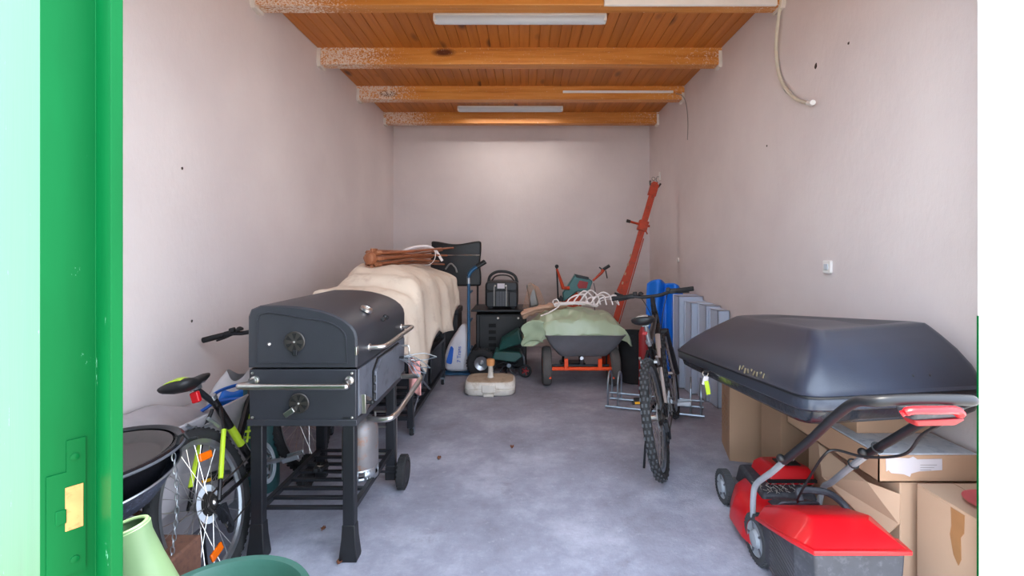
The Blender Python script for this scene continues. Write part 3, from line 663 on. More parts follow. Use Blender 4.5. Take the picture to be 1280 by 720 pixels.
# coiled ropes on a grey winder
wd = thing('cord_winder', 'grey cord winder wrapped with pale cords, right of the portable machine', 'cord winder', (.07, 5.35, .65))
MB().cbox((.085, 5.38, .79), (.10, .05, .26), rot=(0, R(-10), 0)).build('board', WIRE, wd, bevel=.02)
for k in range(6):
    MB().tube(smoothpath([(-.02+k*.012, 5.33-.01*k, .655), (.02+k*.01, 5.33, .82), (.055+k*.014, 5.33, .93-.008*k), (.11+k*.01, 5.33, .86), (.16+.012*k, 5.33, .70), (.19, 5.32, .66)], 5), .003, 6).build('cord', BEIGE, wd)
# green tiller on the floor
tl = thing('green_tiller', 'dark green motor tiller with black tines beside the hand truck', 'tiller', (-.12, 4.95, 0))
MB().loft([[(x+dx*0, y, z) for x, y, z in r] for dx, r in ((0, [(-.28, 4.86, .26), (-.02, 4.80, .36), (-.02, 5.02, .38), (-.28, 5.02, .28)]), (0, [(-.24, 4.88, .36), (-.06, 4.82, .50), (-.06, 5.0, .50), (-.24, 5.0, .40)]))]).build('engine_cover', TEAL2, tl, bevel=.02)
MB().prism([(-.33, .20), (-.10, .17), (-.02, .23), (-.05, .27), (-.30, .28)], -5.04, -4.80, G).build('mudguard', TEAL2, tl, bevel=.01)
for k in range(9):
    a = k*2*PI/9
    MB().tube([(-.16, 4.92, .13), (-.16+.07*math.cos(a), 4.90, .13+.07*math.sin(a)), (-.16+.115*math.cos(a+.35), 4.88, .13+.115*math.sin(a+.35))], [.012, .010, .006], 6).build('tine', BLACKM, tl)
MB().cyl((-.16, 4.84, .13), (-.16, 5.05, .13), .022, 12).build('tine_axle', ZINC, tl)
wl = MB().torus(.052, .014, FR((.005, 4.88, .066), (1, 0, 0), (0, -1, 0)), 30, 8).build('transport_wheel', RUBBER, tl)
for k in range(5):
    a = k*2*PI/5; MB().cyl((.005, 4.88, .066), (.005+.045*math.cos(a), 4.88, .066+.045*math.sin(a)), .006, 6).build('wheel_spoke', REDD, wl)
MB().tube([(.005, 4.90, .066), (-.01, 4.90, .20), (-.05, 4.92, .26)], .010, 8).build('wheel_arm', ZINC, tl)
MB().tube(smoothpath([(-.04, 4.9, .30), (.10, 4.93, .36), (.25, 5.1, .40)]), .012, 8).build('handle_tube', BLACKM, tl)

# ------------------------------------------------------------ parasol base
pb = thing('parasol_base', 'white plastic parasol base filled for weight, standing on open floor', 'parasol base', (-.31, 4.40, 0))
o = rrect(-.545, -.085, 4.24, 4.60, .11, 8); Z = Matrix()
def ins(P, d):
    c = Vector((-.315, 4.42)); return [tuple(Vector(p)-Vector(((p[0]-c.x)/.23*d, (p[1]-c.y)/.18*d))) for p in P]
MB().loft([[(x, y, z) for x, y in ins(o, d)] for z, d in ((0, .02), (.015, .003), (.055, 0), (.06, .006), (.066, 0), (.10, .004), (.118, .018))], cap=True).build('body', BASEW, pb, smooth=50)
MB().loft([[(x, y, z) for x, y in ins(o, d)] for z, d in ((.116, .018), (.124, .03), (.126, .06))], cap=True).build('dusty_top', BASETOP, pb)
MB().box(-.385, -.255, 4.232, 4.262, .03, .105).build('front_block', BASEW, pb, bevel=.010)
MB().box(-.365, -.275, 4.226, 4.24, .0, .022).build('drain_cover', BASEW, pb, bevel=.004)
MB().lathe([(.034, .12), (.028, .14), (.024, .16), (.022, .22), (.026, .24)], 20, Matrix.Translation((-.315, 4.42, 0))).build('socket', BASEW, pb)
MB().lathe([(.036, .235), (.038, .245), (.038, .285), (.034, .292), (.012, .292)], 8, Matrix.Translation((-.315, 4.42, 0))).build('clamp_ring', AMBER, pb, smooth=25)

# ------------------------------------------------------------ garden cart
gc = thing('garden_cart', 'grey plastic tub cart with orange frame and two wheels', 'cart', (.55, 4.7, 0))
def tubring(z, w2, ya, yb, r=.06): return [(p[0], p[1], z) for p in rrect(.56-w2, .56+w2, ya, yb, r, 4)]
MB().loft([tubring(.285, .22, 4.56, 5.10), tubring(.30, .24, 4.54, 5.12), tubring(.40, .32, 4.48, 5.22), tubring(.485, .37, 4.44, 5.3), tubring(.505, .385, 4.42, 5.32), tubring(.505, .37, 4.44, 5.3), tubring(.31, .235, 4.55, 5.1)]).build('tub', TUBG, gc, smooth=50)
MB().cyl((.235, 4.47, .19), (.825, 4.47, .19), .017, 10).build('front_bar', ORANGE, gc)
for xx in (.385, .70): MB().box(xx-.018, xx+.018, 4.45, 4.48, .18, .285).build('upright', ORANGE, gc, bevel=.004)
for xx in (.235, .825):
    MB().tube([(xx, 4.46, .10), (xx, 4.47, .26), (xx, 5.0, .27)], .012, 8).build('side_frame', ORANGE, gc)
MB().cyl((.18, 4.62, .185), (.88, 4.62, .185), .012, 8).build('axle', BLACKM, gc)
MB().cyl((.54, 4.55, .27), (.58, 4.9, .10), .018, 8).build('prop', ALU, gc)
for xx in (.21, .85):
    Mw = FR((xx, 4.62, .185), (0, 1, 0), (1, 0, 0))
    wl = MB().lathe([(.02, -.04), (.10, -.03), (.12, -.036), (.12, .036), (.10, .03), (.02, .04)], 28, Mw).build('wheel', ORANGE, gc)
    MB().lathe([(.118, -.042), (.165, -.044), (.182, -.03), (.186, 0), (.182, .03), (.165, .044), (.118, .042)], 44, Mw, cap=False).build('tyre', GREYRUB, wl)
def tarp(u, v):   # u across, v front to back
    x = -.02+1.02*u; y = 4.40+1.0*v
    z = .52 + .19*math.sin(PI*min(1, max(0, (v+.08)/1.1)))**.8*math.sin(PI*min(1, max(0.03, u*.98+.02)))**.45
    z += .035*noise.noise(Vector((u*6, v*5, 1)))+.018*noise.noise(Vector((u*15, v*11, 4)))
    if v < .12: z -= (.12-v)*(.75+.10*math.sin(u*17)+.06*math.sin(u*31)); y += (.12-v)*.6
    if u < .22: z -= (.22-u)*.55; 
    if u > .88: z -= (u-.88)*.7
    return (x, y, max(z, .40))
tp = MB().grid(tarp, 70, 50).build('tarpaulin', TARP, smooth=50, solid=.004); tag(tp, 'pale green tarpaulin bundled over the garden cart', 'tarpaulin')
fl = MB().grid(lambda u, v: (-.02-.015*math.sin(v*9)+.20*u, 4.42+.05*v+.02*math.sin(u*5), .60-.20*v+.03*u+.035*math.sin(u*3)+.0*v), 16, 14)
fo = fl.build('flap', TARP, tp, smooth=60, solid=.004, local=True)
rc = MB()
pts = [(-.03, 4.78, .64), (.10, 4.80, .69), (.25, 4.82, .725), (.42, 4.85, .74)]
rc.tube(smoothpath(pts, 6), [.035+.01*math.sin(i*1.7) for i in range(19)], 10)
for i in range(3): rc.tube(smoothpath([(-.03+i*.01, 4.74+i*.03, .66+i*.015), (.12, 4.74+i*.03, .715), (.35, 4.78+.02*i, .745+.01*i)], 6), .016, 8)
tag(rc.build('rolled_canvas', BEIGE, smooth=60), 'beige rolled canvas lying along the left of the tarpaulin', 'canvas')
# cable bundle
cbn = thing('white_cable_bundle', 'loops of white cable piled on the green tarpaulin', 'cable', (.55, 4.75, .74))
rr = random.Random(3)
hk = MB()
for k in range(9): hk.tube(smoothpath([(.30+rr.uniform(-.02, .02), 4.70, .745+rr.uniform(0, .03)), (.42, 4.66+rr.uniform(-.03, .03), .765+rr.uniform(-.005, .02)), (.58, 4.68+rr.uniform(-.03, .03), .765+rr.uniform(0, .02)), (.70+rr.uniform(-.02, .03), 4.72, .745+rr.uniform(-.01, .015))], 5), .008, 6)
hk.build('hank', ROPE, cbn)
for k in range(6):
    a0 = .40+.06*k; h = .88+rr.uniform(-.05, .03)
    MB().tube(smoothpath([(a0, 4.68, .76), (a0+.04, 4.70, .82), (a0+.12, 4.72, h), (a0+.19, 4.71, .85), (a0+.22, 4.69, .76)], 6), .008, 6).build('loop', ROPE, cbn)
MB().tube(smoothpath([(.29, 4.66, .76), (.27, 4.64, .80), (.31, 4.62, .82), (.33, 4.62, .76), (.25, 4.58, .71), (.15, 4.55, .67)], 6), .0065, 6).build('tail', ROPE, cbn)
MB().tube(smoothpath([(.70, 4.72, .76), (.78, 4.76, .80), (.88, 4.80, .80), (.95, 4.84, .74)], 6), .0045, 6).build('tail', ROPE, cbn)
# teal power tool standing above the cart
pt = thing('teal_power_tool', 'teal and rust orange garden power tool with two raised handles', 'power tool', (.55, 5.45, 0))
Mt = Matrix(((1, 0, 0, .0), (0, 0, -1, 5.40), (0, 1, 0, 0), (0, 0, 0, 1)))
def px(u, v, y=5.3): return ((u-656)*y/600, 1.3-(v-312)*y/600)
outer = [px(*p) for p in ((704, 367), (714, 352), (720, 343), (735, 347), (742, 352), (737, 366), (722, 365), (712, 373), (705, 378))]
MB().prism(outer, -.05, .05, Mt).build('motor_housing', TEAL, pt, bevel=.012)
MB().prism([px(*p) for p in ((722, 357), (725, 351), (736, 353), (734, 361), (724, 361))], .048, .054, Mt).build('grip_opening', REDD, pt, bevel=.002)
MB().prism([px(*p) for p in ((719, 343), (737, 347), (736, 350), (721, 347))], -.055, .058, Mt).build('top_strip', BLACK, pt, bevel=.004)
MB().prism([px(*p) for p in ((704, 378), (722, 366), (728, 372), (728, 398), (712, 404))], -.07, .03, Mt).build('gear_case', RUSTO, pt, bevel=.01)
MB().prism([px(*p) for p in ((686, 398), (702, 370), (708, 378), (698, 402))], -.04, .0, Mt).build('blade_guard', BLACKM, pt, bevel=.01)
def p3(u, v, y=5.3): a = px(u, v, y); return (a[0], y, a[1])
MB().tube([p3(696, 336), p3(700, 348), p3(704, 360), p3(712, 360)], [.012, .016, .022, .022], 8).build('left_handle', RUSTO, pt)
MB().tube([p3(696, 335), p3(697, 360), p3(699, 400)], .009, 8).build('left_tube', BLACKM, pt)
MB().ball(p3(696, 333), .022).build('handle_knob', BLACK, pt)
MB().tube([p3(741, 351), p3(752, 341), p3(754, 337)], [.012, .015, .022], 8).build('right_handle', RUSTO, pt)
MB().tube([p3(754, 337), p3(762, 332)], .018, 8).build('right_grip', BLACK, pt)
MB().tube([p3(749, 334), p3(754, 338)], .008, 8).tube([p3(757, 338), p3(759, 348)], .007, 8).build('brake_lever', BRONZE, pt)
MB().tube(smoothpath([p3(742, 354), p3(744, 364), p3(742, 376), p3(746, 400)]), .004, 6).build('cable', BLACK, pt)
for s in (-.05, .05): MB().tube([(p3(716, 400)[0]+s, 5.42, p3(716, 400)[2]), (p3(716, 400)[0]+s*2, 5.45, 0.02)], .014, 8).build('stand_leg', BLACKM, pt)
MB().box(.40, .68, 5.36, 5.54, 0, .03).build('stand_foot', BLACKM, pt, bevel=.005)

# ------------------------------------------------------------ orange boom in the corner
ob = thing('orange_post', 'tall rusty orange steel post with jack mechanism leaning in the right corner', 'post', (.93, 5.2, 0))
A = Vector((.86, 5.35, 0.0)); B = Vector((1.455, 5.25, 2.05)); D = (B-A).normalized()
S = FR(A, (0, -1, 0), D)      # local z along the post, x toward the camera
sd = S.to_3x3() @ Vector((0, 1, 0))
LN = (B-A).length
MB().box(-.02, .02, -.028, .028, 0, LN, S).build('beam', RUSTO, ob, bevel=.004)
MB().box(.02, .026, -.034, .034, .0, LN-.08, S).build('flange', RUSTO, ob, bevel=.002)
hd = MB().box(-.03, .035, -.042, .042, LN-.16, LN-.02, S).build('head', RUSTO, ob, bevel=.006)
MB().tube([S @ Vector((0, -.06, LN)), S @ Vector((0, -.05, LN-.04)), S @ Vector((0, .05, LN-.04)), S @ Vector((0, .06, LN))], .012, 8).build('fork', BRONZE, hd)
MB().torus(.018, .005, FR(S @ Vector((0, -.03, LN+.03)), (1, 0, 0), (0, -1, 0)), 20, 6).build('hook', WIRE, hd)
q = S @ Vector((.02, 0, LN*.765)); 
sl = -1 if (S.to_3x3() @ Vector((0, 1, 0))).x > 0 else 1
MB().tube([q+Vector((.07, 0, -.01)), q, q+Vector((-.15, -.02, .04))], .013, 8).build('crank_arm', RUSTO, ob)
MB().box(-.035, .045, -.05, .05, LN*.735, LN*.79, S).build('slide_collar', RUSTO, ob, bevel=.006)
MB().tube([q+Vector((-.15, -.02, .04)), q+Vector((-.19, -.02, .05))], .018, 8).build('crank_handle', BRONZE, ob)
MB().tube([q, q+Vector((-.05, -.01, -.10))], .009, 8).tube([q+Vector((.0, 0, 0)), q+Vector((.04, -.02, -.10))], .008, 8).build('pawl', RUSTO, ob)
br = MB(); s2 = sl
br.prism([(s2*.02, LN*.66), (s2*.045, LN*.52), (s2*.08, LN*.40), (s2*.02, LN*.385)], .0, .012, Matrix(((S[0][1], S[0][2], S[0][0], S[0][3]), (S[1][1], S[1][2], S[1][0], S[1][3]), (S[2][1], S[2][2], S[2][0], S[2][3]), (0, 0, 0, 1))))
gp = br.build('gusset_plate', RUSTO, ob, bevel=.003)
for z in (.44, .49, .54, .59): MB().box(.012, .018, min(s2*.03, s2*.05), max(s2*.03, s2*.05)+.0, LN*z, LN*z+.03, S).build('gusset_hole', CARD, gp)
MB().box(-.01, .04, min(s2*.0, s2*.095), max(s2*.0, s2*.095), LN*.375, LN*.39, S).build('shelf_bracket', BLACKM, ob, bevel=.003)
MB().tube([S @ Vector((.0, -s2*.05, LN*.70)), S @ Vector((0, -s2*.055, .2))], .006, 6).build('tie_rod', RUSTO, ob)
t = thing('wall_hook', 'small metal hook screwed into the wall above the orange post', 'hook', (1.66, 5.9, 2.2))
MB().tube(smoothpath([(1.68, 5.95, 2.20), (1.64, 5.95, 2.20), (1.63, 5.95, 2.16), (1.65, 5.95, 2.13)]), .006, 6).build('hook_wire', WIRE, t)
MB().cbox((1.672, 5.95, 2.21), (.016, .05, .10)).build('plate', TRUNK, t, bevel=.003)

# black bucket / dark tyre behind the right bike
bk = thing('black_bucket', 'black rubber bucket on the floor behind the mountain bike', 'bucket', (1.08, 4.75, 0))
MB().lathe([(.12, 0), (.14, .01), (.155, .48), (.165, .485), (.15, .48), (.13, .03)], 28, Matrix.Translation((1.08, 4.75, 0))).build('body', RUBBER, bk)
MB().tube([(1.08+.165*math.cos(a), 4.75+.05, .48-.12*math.sin(a)) for a in [PI*j/12 for j in range(13)]], .006, 6).build('handle', WIRE, bk)
rcn = thing('red_canister', 'red metal canister partly hidden behind the bike saddle', 'canister', (1.0, 4.35, 0))
MB().lathe([(.04, 0), (.042, .02), (.042, .54), (.03, .58), (.02, .60)], 20, Matrix.Translation((1.075, 4.35, 0))).build('body', REDD, rcn)
MB().tube([(1.075, 4.35, .60), (1.075, 4.35, .62), (1.10, 4.34, .625)], .012, 8).build('valve', BLACK, rcn)

# ------------------------------------------------------------ bicycles
def bicycle(name, label, s, loc, lean, yaw, cols, knob=True, steer=0, rk='MTB'):
    rt = thing(name, label, 'bicycle', loc, (0, -lean, -yaw))
    R0 = .335 if knob else .325
    FRM, ACC = cols
    Sc = Matrix.Diagonal((s, s, s, 1)); 
    bb = Vector((0, .43, .30)); st = Vector((0, .27, .70)); ht_ = Vector((0, .775, .86)); hb = Vector((0, .81, .74)); fa = Vector((0, 1.06, R0)); ra = Vector((0, 0, R0))
    ax = (ht_-hb).normalized()
    St = Matrix.Translation(hb) @ Matrix.Rotation(steer, 4, ax) @ Matrix.Translation(-hb)
    bld = lambda m, n, mt, p, **k: m.build(n, mt, p, local=True, **k)
    def mb(steerd=False): return MB(Sc @ (St if steerd else Matrix()))
    f = mb()
    f.tube([bb, st+Vector((0, -.01, .03))], .017, 10).tube([st, ht_+Vector((0, .0, -.03))] if knob else [bb.lerp(st, .42), hb+Vector((0, -.01, .07))], .019, 10).tube([bb, hb+Vector((0, 0, .03))], .023, 10).tube([hb, ht_], .023, 12).tube([bb+Vector((-.035, 0, 0)), bb+Vector((.035, 0, 0))], .025, 12)
    for sx in (-1, 1):
        f.tube([(sx*.03, bb.y-.02, bb.z), (sx*.045, .30, .31), (sx*.065, 0, R0)], .010, 8)
        f.tube([(sx*.02, st.y, st.z-.03), (sx*.05, .20, .58), (sx*.065, 0, R0)], .009, 8)
    f = bld(f, 'frame', FRM, rt)
    for sx in (-1, 1): bld(mb().tube([Vector((sx*.052, .19, .575)), Vector((sx*.066, .05, .40))], .0105, 8), 'stay_decal', ACC, f)
    bld(mb().tube([bb.lerp(st, .35), bb.lerp(st, .62)], .0185, 10), 'tube_decal', ACC, f)
    bld(mb().tube([bb.lerp(hb, .35)+Vector((0, 0, .012)), bb.lerp(hb, .8)+Vector((0, 0, .04))], .019, 10), 'tube_decal', ACC, f)
    fk = mb(True); fk.tube([hb, hb+Vector((0, .01, -.03))], .02, 10).tube([(-.06, .82, .70), (.06, .82, .70)], .02, 10)
    for sx in (-1, 1): fk.tube([(sx*.06, .82, .71), (sx*.06, .905, .54)], .014, 10).tube([(sx*.06, .895, .56), (sx*.06, 1.05, R0)], .018, 10)
    bld(fk, 'fork', BLACKM if knob else FRM, rt)
    for wi, (c, sd_) in enumerate(((ra, False), (fa, True))):
        Mw = FR(c, (0, 1, 0), (1, 0, 0)); rimr = R0-.055
        wo = mb(sd_).lathe([(rimr-.012, -.011), (rimr+.006, -.013), (rimr+.006, .013), (rimr-.012, .011), (rimr-.018, 0), (rimr-.012, -.011)], 56, Mw, cap=False)
        wo = bld(wo, 'wheel', ALU if not knob else ZINC, rt)
        bld(mb(sd_).torus(R0-.025, .025, Mw, 60, 12), 'tyre', RUBBER, wo)
        if knob:
            tr = mb(sd_)
            for k in range(64):
                a = 2*PI*k/64
                for off, wdt in (((-.010, .010), (.010, .010)) if k % 2 else ((-.019, .009), (.0, .010), (.019, .009))):
                    rad = R0+.001-abs(off)*.55
                    tr.cbox((rad*math.cos(a), rad*math.sin(a), off), (.008, .018, wdt), Mw, rot=(0, 0, a))
            bld(tr, 'tread', RUBG, wo)
        else:
            tr = mb(sd_)
            for k in range(60):
                a = 2*PI*k/60
                for off in (-.012, .012): tr.cbox(((R0-.003)*math.cos(a+.03*(off > 0)), (R0-.003)*math.sin(a+.03*(off > 0)), off), (.006, .014, .010), Mw, rot=(0, 0, a))
            bld(tr, 'tread', RUBBER, wo)
        sp = mb(sd_)
        for k in range(32):
            a = 2*PI*k/32; z = .03*(1 if k % 2 else -1); b_ = a+(.5 if (k//2) % 2 else -.5)
            sp.tube([Mw @ Vector((.022*math.cos(b_), .022*math.sin(b_), z)), Mw @ Vector((rimr*math.cos(a), rimr*math.sin(a), 0))], .0014, 4)
        bld(sp, 'spokes', CHROME, wo)
        bld(mb(sd_).lathe([(.008, -.055), (.014, -.05), (.024, -.032), (.014, -.025), (.014, .025), (.024, .032), (.014, .05), (.008, .055)], 20, Mw), 'hub', CHROME, wo)
        if not knob and not sd_:
            for a_ in (1.15, 4.6): bld(mb(sd_).cbox((.20*math.cos(a_), .20*math.sin(a_), .012), (.035, .085, .012), Mw, rot=(0, 0, a_+.25)), 'reflector', REFO, wo, bevel=.005)
        if not sd_:
            cs = mb(); 
            for i in range(6): cs.lathe([(.015, .022+i*.005), (.05-.005*i, .022+i*.005), (.05-.005*i, .024+i*.005), (.015, .024+i*.005)], 28, Mw)
            bld(cs, 'cassette', BRONZE, wo)
            bld(mb().lathe([(.02, .018), (.075, .019), (.078, .021), (.02, .022)], 30, Mw), 'spoke_guard', LAMPW, wo)
    # handlebar
    h = mb(True); clamp = Vector((0, .80, .965))
    h.tube([ht_, ht_+ax*.05], .019, 10).tube([ht_+ax*.04, clamp+Vector((0, .0, -.005))], .017, 10); bld(h, 'stem', BLACKM, rt)
    hbp = smoothpath([(-.285, .775, .985), (-.15, .79, .985), (-.07, .80, .968), (0, .80, .965), (.07, .80, .968), (.15, .79, .985), (.285, .775, .985)])
    hbr = bld(mb(True).tube(hbp, .0125, 10), 'handlebar', BLACKM, rt)
    for sx in (-1, 1):
        bld(mb(True).tube([(sx*.175, .786, .985), (sx*.295, .774, .985)], [.016, .017], 12), 'grip', RUBBER, hbr)
        bld(mb(True).tube(smoothpath([(sx*.14, .79, .985), (sx*.15, .82, .975), (sx*.20, .835, .965), (sx*.26, .835, .96)]), .006, 8), 'brake_lever', BLACKM, hbr)
        bld(mb(True).cbox((sx*.15, .80, .985), (.05, .04, .035)).cbox((sx*.12, .79, 1.0), (.03, .03, .03)), 'shifter', BLACK, hbr, bevel=.006)
        bld(mb(True).tube(smoothpath([(sx*.13, .82, .98), (sx*.10, .90, .96), (sx*.05, .90, .84), (sx*.02, .83, .72)]), .0028, 6), 'brake_cable', BLACK, hbr)
    bld(mb(True).lathe([(.020, 0), (.022, .012), (.01, .024), (.002, .026)], 14, Matrix.Translation((-.08, .795, .985))), 'bell', BLACK, hbr)
    # seat
    sdy, sdz = (-.085, -.035) if not knob else (0, 0)
    bld(mb().tube([st+Vector((0, -.01, .0)), Vector((0, .235+sdy*.8, .835+sdz))], .0135, 10), 'seat_post', BLACKM if not knob else ALU, rt)
    bld(mb().tube([(0, .262, .715), (0, .256, .735)], .022, 12), 'seat_clamp', ALU, rt)
    def sr(y, w2, z, t): return [(w2*math.cos(a), y+sdy, z+sdz+(t*math.sin(a) if math.sin(a) < 0 else .55*t*math.sin(a)*(1 - .0*abs(math.cos(a))))) for a in [2*PI*j/16 for j in range(16)]]
    sdl = mb().loft([sr(.095, .02, .885, .015), sr(.105, .062, .888, .03), sr(.15, .074, .884, .04), sr(.20, .058, .874, .038), sr(.26, .030, .870, .030), sr(.33, .020, .872, .024), sr(.365, .012, .872, .014)])
    sdl = bld(sdl, 'saddle', BLACK, rt, smooth=70)
    bld(mb().tube([(-.02, .13+sdy, .86+sdz), (-.018, .30+sdy, .85+sdz)], .004, 6).tube([(.02, .13+sdy, .86+sdz), (.018, .30+sdy, .85+sdz)], .004, 6).cbox((0, .235+sdy*.8, .84+sdz), (.04, .03, .022)), 'saddle_rails', ZINC, sdl)
    bld(mb().loft([[(x*.7, y, z+.004) for x, y, z in sr(.11, .062, .890, .028)], [(x*.6, y, z+.006) for x, y, z in sr(.16, .070, .886, .036)], [(x*.3, y, z+.003) for x, y, z in sr(.22, .05, .874, .036)]]), 'saddle_panel', ACC, sdl, smooth=70)
    # drivetrain
    Mc = FR(bb, (0, 1, 0), (1, 0, 0))
    ck = mb(); 
    for rr_, z in ((.085, .045), (.065, .038)): ck.lathe([(rr_*.86, z), (rr_, z), (rr_, z+.003), (rr_*.86, z+.003), (rr_*.86, z)], 40, Mc, cap=False)
    for k in range(5): a = 2*PI*k/5; ck.tube([Mc @ Vector((0, 0, .043)), Mc @ Vector((.078*math.cos(a), .078*math.sin(a), .046))], .007, 6)
    ck = bld(ck, 'chainring', ALU, rt)
    if not knob: bld(mb().lathe([(.082, .052), (.104, .052), (.104, .057), (.082, .057), (.082, .052)], 40, Mc, cap=False), 'chain_guard', WHEELG, ck)
    ca = .35
    for sx in (-1, 1):
        e = bb+Vector((sx*.065, sx*.165*math.cos(ca), sx*.165*math.sin(ca)*(-1)))
        bld(mb().tube([bb+Vector((sx*.05, 0, 0)), e], [.013, .010], 8), 'crank_arm', ALU, rt)
        pd = bld(mb().cbox(e+Vector((sx*.055, 0, 0)), (.085, .065, .006)).cbox(e+Vector((sx*.055, -.034, 0)), (.09, .01, .024)).cbox(e+Vector((sx*.055, .034, 0)), (.09, .01, .024)), 'pedal', BLACK if sx < 0 else ALU, rt, bevel=.002)
        if sx < 0: bld(mb().cbox(e+Vector((sx*.055, -.041, 0)), (.05, .006, .014)), 'pedal_reflector', YELLOW, pd)
    chn = [(.046, bb.y, bb.z+.085), (.040, 0, R0+.035), (.040, -.035, R0), (.040, -.01, R0-.035), (.042, .03, R0-.085), (.046, .03, R0-.13), (.046, .0+.055, R0-.14), (.046, bb.y, bb.z-.085), (.046, bb.y+.085, bb.z)]
    bld(mb().tube(chn, .0045, 5, loop=True), 'chain', BRONZE, rt)
    dq = mb(); dq.cbox((.055, .02, R0-.055), (.02, .05, .05)).tube([(.055, 0, R0-.02), (.06, .035, R0-.08), (.055, .055, R0-.14)], .009, 8)
    dq.lathe([(.005, -.004), (.022, -.004), (.022, .004), (.005, .004)], 12, FR((.047, .03, R0-.09), (0, 1, 0), (1, 0, 0))).lathe([(.005, -.004), (.022, -.004), (.022, .004), (.005, .004)], 12, FR((.047, .05, R0-.145), (0, 1, 0), (1, 0, 0)))
    bld(dq, 'derailleur', BLACKM, rt)
    for sx in (-1, 1): bld(mb().tube([(sx*.045, .175, .60), (sx*.05, .11, .66)], .008, 8).cbox((sx*.040, .125, .63), (.02, .05, .014)), 'rear_brake', ALU, rt)
    return rt, bld, mb, (bb, st, hb, R0)
BIKEK = mat('gloss_black_frame', (34, 32, 34), 0.25, 0.3)
SILV = mat('silver_frame_paint', (186, 176, 172), 0.35, 0.7)
b1, bld, mb, (bb, st, hb, R0) = bicycle('mountain_bike', 'black mountain bike with knobbly tyres parked in the floor rack on the right', 1.0, (.80, 2.74, 0.003), R(9.3), R(21), (BIKEK, SILV), True)
bld(mb().cbox((0, .13, .80), (.03, .010, .02)).cyl((0, .16, .79), (0, .23, .79), .005), 'tail_reflector', REDD, b1, bevel=.003)
bld(mb().tube([(-.03, .02, .36), (-.09, .04, .16), (-.12, .05, .03)], .007, 8), 'kickstand', BLACKM, b1)
b2, bld, mb, (bb, st, hb, R0) = bicycle('city_bike', 'black and lime bicycle leaning on the left wall behind the grill', .92, (-1.185, 1.90, 0.003), R(16), R(-4), (BIKEK, LIME), False, R(-6))
bld(mb().cbox((.01, .135, .765), (.035, .025, .05)), 'tail_lamp', RED, b2, bevel=.005)
cg = mb(); base_ = bb.lerp(hb, .45)+Vector((0, -.045, .03)); up_ = Vector((0, -.22, .50)).normalized()
dd = (hb-bb).normalized(); nn = Vector((0, -dd.z, dd.y))
for t_ in (.05, .14): 
    cc_ = bb.lerp(hb, .16)+dd*t_+nn*.075
    cg.torus(.040, .006, AX(cc_, dd), 24, 6)
cg.tube([bb.lerp(hb, .16)+nn*.022, bb.lerp(hb, .16)+dd*.15+nn*.022], .010, 6).tube([bb.lerp(hb, .16)+nn*.09, bb.lerp(hb, .16)+dd*.15+nn*.09], .006, 6)
bld(cg, 'bottle_cage', LIME, b2)
bld(mb().tube([(-.03, .02, .36), (-.07, .04, .16), (-.10, .05, .03)], .007, 8), 'kickstand', BLACKM, b2)

# galvanised bicycle floor rack
rk = thing('bike_rack', 'galvanised floor bicycle rack holding the mountain bike wheel', 'bike rack', (.98, 3.72, 0))
a = Vector((.66, 3.93, .02)); dv = Vector((.945, -.326, 0)).normalized(); pv = Vector((.326, .945, 0)).normalized()
for k, z in ((0, .02), (.22, .02)):
    MB().cyl(a+pv*k, a+pv*k+dv*.76, .011, 8).cyl(a+pv*k+Vector((0, 0, .05*(k > 0))), a+pv*k+dv*.76+Vector((0, 0, .05*(k > 0))), .010, 8).build('floor_rail', ZINC, rk)
for s in (.02, .10, .34, .42, .66, .735):
    q = a+dv*s
    MB().tube(smoothpath([q, q+Vector((0, 0, .16)), q+Vector((0, 0, .23))+pv*.04, q+Vector((0, 0, .26))+pv*.11, q+Vector((0, 0, .23))+pv*.18, q+Vector((0, 0, .16))+pv*.22, q+pv*.22]), .008, 8).build('wheel_hoop', ZINC, rk)

# ------------------------------------------------------------ blue sled and translucent bins by the right wall
sl_ = thing('blue_sled', 'blue moulded plastic sled standing upright against the right wall', 'sled', (1.42, 4.75, 0), (R(-5), 0, 0))
def sled(u, v):
    x = 1.24+.36*u+ (.06*(1-v)*(1-u)*.0); z = .02+.96*v
    top = .045*math.sin(PI*((u*2) % 1.0))*(v > .93)
    dep = .045*math.cos(4*PI*u)+.03*noise.noise(Vector((u*4, v*3, 0)))
    return (x-.02*math.sin(v*3), 4.78+dep-.03*math.cos(PI*v), z+top - (0.10*u*u)*(v > .93) - .05*abs(u-.5)*v)
MB().grid(sled, 40, 40).build('shell', BLUE, sl_, smooth=60, solid=.012)
MB().tube([(sled(.52, v)[0], sled(.52, v)[1]-.03, sled(.52, v)[2]) for v in [i/20 for i in range(1, 20)]], .014, 8).build('runner', BLUE, sl_)
MB().tube([(sled(.75, v)[0], sled(.75, v)[1]+.02, sled(.75, v)[2]) for v in [i/20 for i in range(1, 20)]], .012, 8).build('runner', BLUE, sl_)
